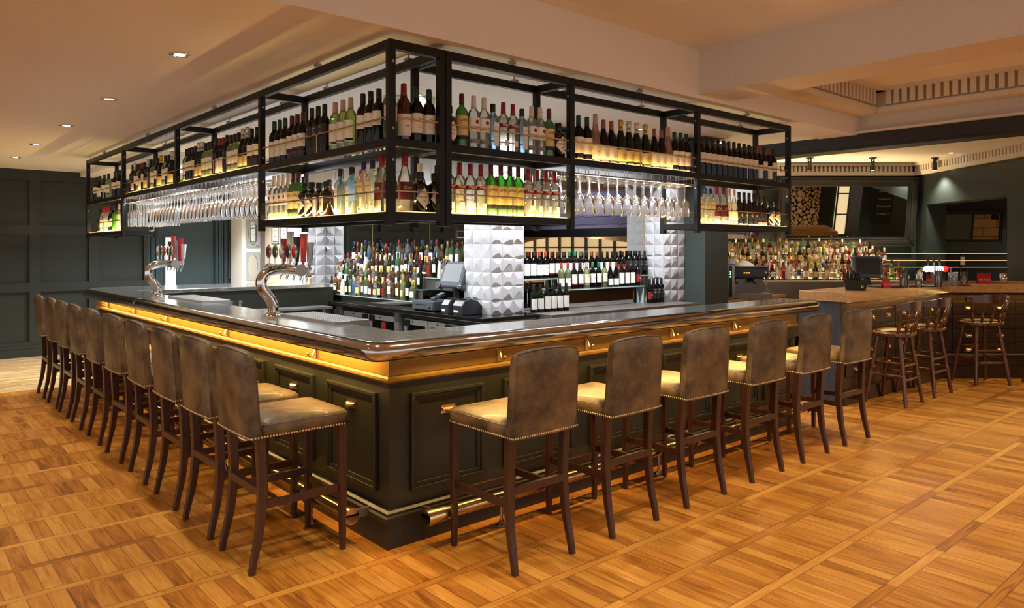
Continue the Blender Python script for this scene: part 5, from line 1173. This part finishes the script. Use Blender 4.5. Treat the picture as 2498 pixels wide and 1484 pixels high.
for k in range(5): m = M(); m.lathe([(.001, -.02), (.03, -.018), (.036, 0), (.03, .018), (.001, .02)], 16, (.07+.055*k, -.03, .20), axis='y'); obj('badge_light', m, mLEDW if k < 4 else P('red_badge', 'D82018', .4, emit=2), t)
for k in range(3): m = M(); m.tube([(.10+.07*k, 0, .21), (.10+.07*k, 0, .34)], [.010, .015], 10); obj('tap_handle', m, mBLK, t)
t = thing('rubber_bar_mat', 'long black rubber mat lying on the wooden bar', 'bar mat', cw(4.85, 8.5, 1.16), RZ+.35); obj('mat', M().box((-.75, -.03, 0), (.6, .2, .012)), mRUB, t, bev=.003)
t = thing('steel_ledge', 'thin wooden back ledge with steel edge behind the angled bar top', 'ledge', (0, 0, 0)); m = M(); m.prism([cw(5.05, 9.35)[:2], cw(6.55, 9.35)[:2], cw(6.55, 9.6)[:2], cw(5.05, 9.6)[:2]], 1.16, 1.185); obj('ledge_board', m, mOAK, t)
t = thing('till_screen', 'dark touch-screen till on the second bar in front of the lit bottles', 'till', cw(4.32, 8.95, 1.16), RZ-.12)
m = M(); m.tube([(0, 0, 0), (0, .02, .14)], [.05, .035], 12); obj('stand', m, mDGREY, t); T_ = Matrix.Translation((0, -.02, .22)) @ Matrix.Rotation(math.radians(-12), 4, 'X')
m = M(); m.T = T_; m.cbox((0, 0, 0), (.35, .05, .27)); obj('screen_housing', m, mGREY, t, bev=.02); m = M(); m.T = T_; m.cbox((0, -.027, .005), (.27, .004, .2)); obj('screen', m, P('screen_dark', '2A2A2C', .3), t)
for a in (-.165, .165):
    for b in (-.125, .125): m = M(); m.T = T_; m.lathe([(.001, -.036), (.026, -.034), (.03, 0), (.03, .02)], 12, (a, 0, b), axis='y'); obj('corner_boss', m, mSS, t)
# ------------------------------------------------------------------ second bar: back counter, espresso machine
t = thing('oak_back_counter', 'oak-topped back counter behind the espresso machine', 'counter', (0, 0, 0)); obj('worktop', M().prism([(6.78, 2.22), (9.6, 2.65), (9.7, 3.3), (6.78, 3.0)], .83, .88), mOAK, t, bev=.004)
obj('steel_front', M().prism([(6.80, 2.27), (9.55, 2.70), (9.55, 2.9), (6.8, 2.5)], .1, .83), mSS, t)
t = thing('espresso_machine', 'steel and black espresso machine with a cloth on top, beside the green column', 'coffee machine', cw(3.37, 10.75, .88), RZ); 
obj('machine_body', M().box((-.30, -.05, .28), (.36, .36, .46)), mBLK, t, bev=.015); obj('control_panel', M().box((-.26, -.06, .31), (.34, -.05, .42)), mDGREY, t, bev=.004); obj('back_panel', M().box((-.30, .12, .04), (.34, .36, .28)), mSS, t)
obj('drip_base', M().box((-.30, -.16, .0), (.38, .36, .075)), mSS, t, bev=.012); obj('side_panel', M().box((-.36, -.12, .0), (-.30, .36, .50)), mSS, t, bev=.01)
for a in (-.12, .14):
    m = M(); m.lathe([(.035, 0), (.035, .05)], 16, (a, .04, .23)); m.tube([(a, .03, .235), (a, -.14, .225)], [.012, .016], 10); obj('portafilter', m, mBLK, t)
m = M(); m.ball((-.2, -.07, .37), .02, 8); m.ball((.32, -.07, .37), .02, 8); obj('steam_knob', m, mCHR, t); m = M(); m.tube([(.30, -.05, .30), (.31, -.12, .2), (.33, -.14, .10)], .006, 8); obj('steam_wand', m, mCHR, t)
m = M()
for i in range(3): m.box((.0+i*.035, -.064, .36), (.02+i*.035, -.06, .375))
obj('indicator_lights', m, P('amber_led', 'FFB040', .4, emit=2), t)
t = thing('folded_cloth', 'crumpled white cloth lying on top of the espresso machine', 'cloth', (*cw(3.42, 8.95)[:2], 1.46), RZ); t.location = cw(3.40, 10.92, 1.342); m = M(); n = 14; vs = []
for j in range(n+1):
    for i in range(n+1):
        u, v = -1+2*i/n, -1+2*j/n; r = max(abs(u), abs(v)); vs.append((u*.19, v*.10, (.085*(1-r**2.5)*(.7+.3*math.sin(5*u+2*v))+.012*math.sin(9*u)*math.cos(7*v)*(1-r)) if r < 1 else 0))
m.add(vs, [(j*(n+1)+i, j*(n+1)+i+1, (j+1)*(n+1)+i+1, (j+1)*(n+1)+i) for j in range(n) for i in range(n)], True); obj('cloth', m, P('cloth_white', 'E8DFD0', .9), t)
t = thing('water_filter_tower', 'tall slim steel and black dispenser with green lights by the column', 'dispenser', cw(3.02, 10.25, .88), RZ+.1); obj('tower_body', M().box((-.07, -.05, 0), (.07, .12, .50)), mSS, t, bev=.006); obj('front_strip', M().box((-.02, -.054, .05), (.03, -.05, .48)), mBLK, t); m = M()
for k in range(3): m.ball((.005, -.055, .33+.035*k), .010, 8)
obj('green_light', m, mGRNLED, t); obj('white_top', M().box((-.08, -.06, .50), (.08, .13, .57)), mGREY2, t, bev=.005)
# stepped lit shelving on the angled wall
t = thing('stepped_display', 'dark stepped shelving with gold strip lights along the angled wall', 'shelving', (0, 0, 0))
ZT2 = [1.10, 1.22, 1.36, 1.49]; DD = [11.75, 12.0, 12.25, 12.5]
for j, (z, d) in enumerate(zip(ZT2, DD)):
    obj('step', Q([(2.6, d), (6.35-.0*j, d), (6.35-.0*j, d+.25), (2.6, d+.25)], .2, z-.01), mBLKTOP if j else mSS, t); obj('led_strip', Q([(2.6, d-.006), (6.35, d-.006), (6.35, d), (2.6, d)], z-.018, z-.01), mLED, t)
obj('top_shelf', Q([(6.35, 12.55), (8.5, 12.55), (8.5, 12.8), (6.35, 12.8)], 1.27, 1.285), mGSH, t)
for z in (1.52, 1.40, 1.285):
    obj('led_strip', Q([(6.35, 12.545), (8.9, 12.545), (8.9, 12.552), (6.35, 12.552)], z-.006, z), mLED, t)
    if z != 1.285: obj('glass_shelf', Q([(6.35, 12.55), (8.9, 12.55), (8.9, 12.85), (6.35, 12.85)], z-.01, z), mGSH, t)
obj('low_cabinet', Q([(6.35, 12.3), (8.9, 12.3), (8.9, 12.8), (6.35, 12.8)], .2, 1.02), mBLKTOP, t)
for j, (z, d) in enumerate(zip(ZT2, DD)): strip(cw(4.5, d+.19, z+.004), 3.6, .012, 30, 'amber', (PI, 0, RZ))
strip(cw(7.6, 12.7, 1.53), 2.4, .012, 1, 'gold', (PI, 0, RZ))
def tier2(lat0, lat1, d, z, n, where, kinds, s0=.84):
    last = None
    for k in range(n):
        q = rb.choice([v for v in kinds if v != last]); last = q; p = cw(lat0+(lat1-lat0)*(k+.5)/n+rb.uniform(-.01, .01), d+rb.uniform(-.02, .02))
        bottle(q, p[0], p[1], z, RZ+rb.uniform(-.25, .25), '%s, %s from left, %s, second bar' % (KIND[q]['desc'], ORD(k+1), where), s=rb.uniform(s0, 1.03))
G1 = ['f1', 'f3', 'f9', 'fc', 'fg', 'ff', 'f7', 'fc', 'f6', 'f1', 'f2', 'f5', 'fd', 'f8', 'fa', 'cl', 'ba', 'f3']
tier2(3.7, 5.75, 11.86, ZT2[0], 23, 'lowest step', G1); tier2(3.55, 5.75, 12.11, ZT2[1], 26, 'second step', G1); tier2(3.4, 5.9, 12.36, ZT2[2], 29, 'third step', G1); tier2(3.3, 6.2, 12.62, ZT2[3], 30, 'top step', ['f1', 'fg', 'f6', 'ff', 'fc', 'f4', 'f5', 'ff'])
tier2(5.85, 6.32, 11.9, 1.10, 4, 'right of lowest step', ['f1', 'ff', 'fd', 'ja']); tier2(5.9, 6.32, 12.36, ZT2[2], 4, 'right of third step', ['f1', 'ff', 'f2'])
for lat, z, k, w_ in ((6.62, 1.02, 'f7', 'amber decanter bottle alone at the right end of the lit shelves'), (7.75, 1.285, 'wA', 'single dark wine bottle on the shelf under the narrow mirror')):
    p = cw(lat, 12.65 if z > 1.1 else 12.42); bottle(k, p[0], p[1], z, RZ, w_)
# framed mirrors: the big one leans forward
def framed(lab, lat0, lat1, z0, z1, d, tilt, fw, cat='mirror', fr=None):
    c = cw((lat0+lat1)/2, d, z1); t = thing('framed_mirror', lab, cat, c, RZ, rot=(math.radians(tilt), 0, RZ)); w, h = (lat1-lat0)/2, z1-z0
    m = M()
    for k, (o_, dp) in enumerate(((0, .05), (fw*.3, .065), (fw*.65, .05), (fw*.88, .035))):
        e = fw*(.3, .35, .23, .12)[k]
        for q in (((-w+o_, -h+o_), (w-o_, -h+o_+e)), ((-w+o_, -o_-e), (w-o_, -o_)), ((-w+o_, -h+o_), (-w+o_+e, -o_)), ((w-o_-e, -h+o_), (w-o_, -o_))): m.box((q[0][0], -dp, q[0][1]), (q[1][0], 0, q[1][1]))
    obj('frame', m, fr or mFR2, t, bev=.004); obj('mirror_glass', M().box((-w+fw, -.02, -h+fw), (w-fw, -.012, -fw)), mMIRR, t)
framed('large dark-framed mirror leaning from the angled wall above the lit bottles', 4.62, 7.02, 1.64, 2.84, 12.72, 7.2, .16)
framed('narrow dark-framed mirror on the back wall, seen through the right opening', 7.2, 8.62, 1.66, 2.30, 12.86, 4, .10, fr=mFRD)
framed('dark-framed mirror on the angled wall behind the green column', 3.1, 4.35, 1.64, 2.84, 12.72, 5.5, .12)
# opposite wall seen in the leaning mirror: logs, lit window, chalkboard
t = thing('log_wall', 'stacked round log ends filling a panel on the wall opposite the second bar', 'log wall', (0, 0, 0)); m = M(); rl = random.Random(5)
obj('backing', Q([(7.0, 6.30), (8.1, 6.30), (8.1, 6.34), (7.0, 6.34)], .2, 2.75), mLOGB, t); pts = []
for _ in range(14000):
    r = rl.uniform(.028, .082) if _ < 6000 else rl.uniform(.02, .04); x, z = rl.uniform(7.04+r, 8.06-r), rl.uniform(.25, 2.7)
    if all((x-a)**2+(z-b)**2 > (r+c)**2*.98 for a, b, c in pts): pts.append((x, z, r))
bk = M()
for x, z, r in pts:
    c = cw(x, 6.34, z); n = 12; u = (math.sin(CA), -math.cos(CA)); f = (math.cos(CA), math.sin(CA)); vs = []; dd = rl.uniform(.04, .09)
    for q in (0, dd):
        for k in range(n): a = 2*PI*k/n; rr2 = r*(1+.06*math.sin(3*a+x*9)); vs.append((c[0]+u[0]*rr2*math.cos(a)+f[0]*q, c[1]+u[1]*rr2*math.cos(a)+f[1]*q, z+rr2*math.sin(a)))
    bk.add(vs, [(k, (k+1) % n, (k+1) % n+n, k+n) for k in range(n)]); m.add(vs[n:], [tuple(range(n))], m=1)
lo = obj('log_ends', m, [mLOGB, mLOGE], t); lo['kind'] = 'stuff'; lo2 = obj('log_bark', bk, mLOGB, t); lo2['kind'] = 'stuff'
wn2 = struct('window_2', Q([(8.5, 6.30), (9.15, 6.30), (9.15, 6.33), (8.5, 6.33)], .3, 2.6), mSHOJI); m = M()
for a in (8.5, 8.81, 9.12): m.prism([cw(a, 6.33)[:2], cw(a+.035, 6.33)[:2], cw(a+.035, 6.36)[:2], cw(a, 6.36)[:2]], .3, 2.6)
for z in (.3, .85, 1.4, 1.95, 2.55): m.prism([cw(8.5, 6.33)[:2], cw(9.15, 6.33)[:2], cw(9.15, 6.355)[:2], cw(8.5, 6.355)[:2]], z, z+.03)
obj('window_frame', m, mBLK, wn2)
t = thing('chalkboard', 'tall black chalkboard menu on the wall opposite the second bar', 'chalkboard', cw(9.62, 6.31, 1.45), RZ+PI); m = M(); m.box((-.38, -.03, -.85), (.38, 0, .85)); text_flat(m, "McGettigan's", .13, (0, -.032, .66), (1, 0, 0), m=1, fit=.7); text_flat(m, 'Lunch Specials', .08, (0, -.032, .46), (1, 0, 0), m=1, fit=.55)
for k, s_ in enumerate(('The Roast Prime Rib', 'Catch of the Day', 'Chicken Supreme', 'Braised Short Rib', 'Chefs Special')): text_flat(m, s_, .07, (0, -.032, .22-.2*k), (1, 0, 0), m=1, fit=.62)
obj('board', m, [mCHALK, mCHALKW], t)
# track spots in the second room
for i, (px_, on) in enumerate(((4.9, 0), (5.94, 1), (6.96, 1))):
    t = thing('ceiling_spotlight', 'small black ceiling spotlight, %s from the left over the second bar' % ORD(i+1), 'spotlight', cw(px_, 12.1, 3.1), 0, 'black ceiling spotlights'); m = M(); m.lathe([(.06, -.012), (.06, 0)], 14); obj('mount_plate', m, mBLK, t)
    m = M(); m.prism([(-.05, -.01), (.05, -.01), (.05, .01), (-.05, .01)], -.03, -.012); m.box((-.05, -.01, -.09), (-.04, .01, -.025)); m.box((.04, -.01, -.09), (.05, .01, -.025)); obj('yoke', m, mBLK, t); m = M(); m.lathe([(.036, -.21), (.038, -.20), (.038, -.07), (.02, -.06)], 16); obj('lamp_body', m, mBLK, t)
    if on: m = M(); m.lathe([(1e-5, -.212), (.028, -.211)], 12); obj('lamp_lens', m, mLEDW, t); q = cw(px_, 12.1, 2.86); spot(q[0], q[1], q[2], 110, 'warm', 120)
t = thing('ceiling_downlight', 'recessed downlight in the second room ceiling', 'ceiling light', cw(6.87, 12.1-.6, 3.1)); m = M(); m.lathe([(.055, -.001), (.05, -.006), (.04, -.004)], 18); obj('trim_ring', m, mWHITE, t); m = M(); m.lathe([(1e-5, -.004), (.035, -.004)], 12); obj('lamp_lens', m, mLEDW, t)
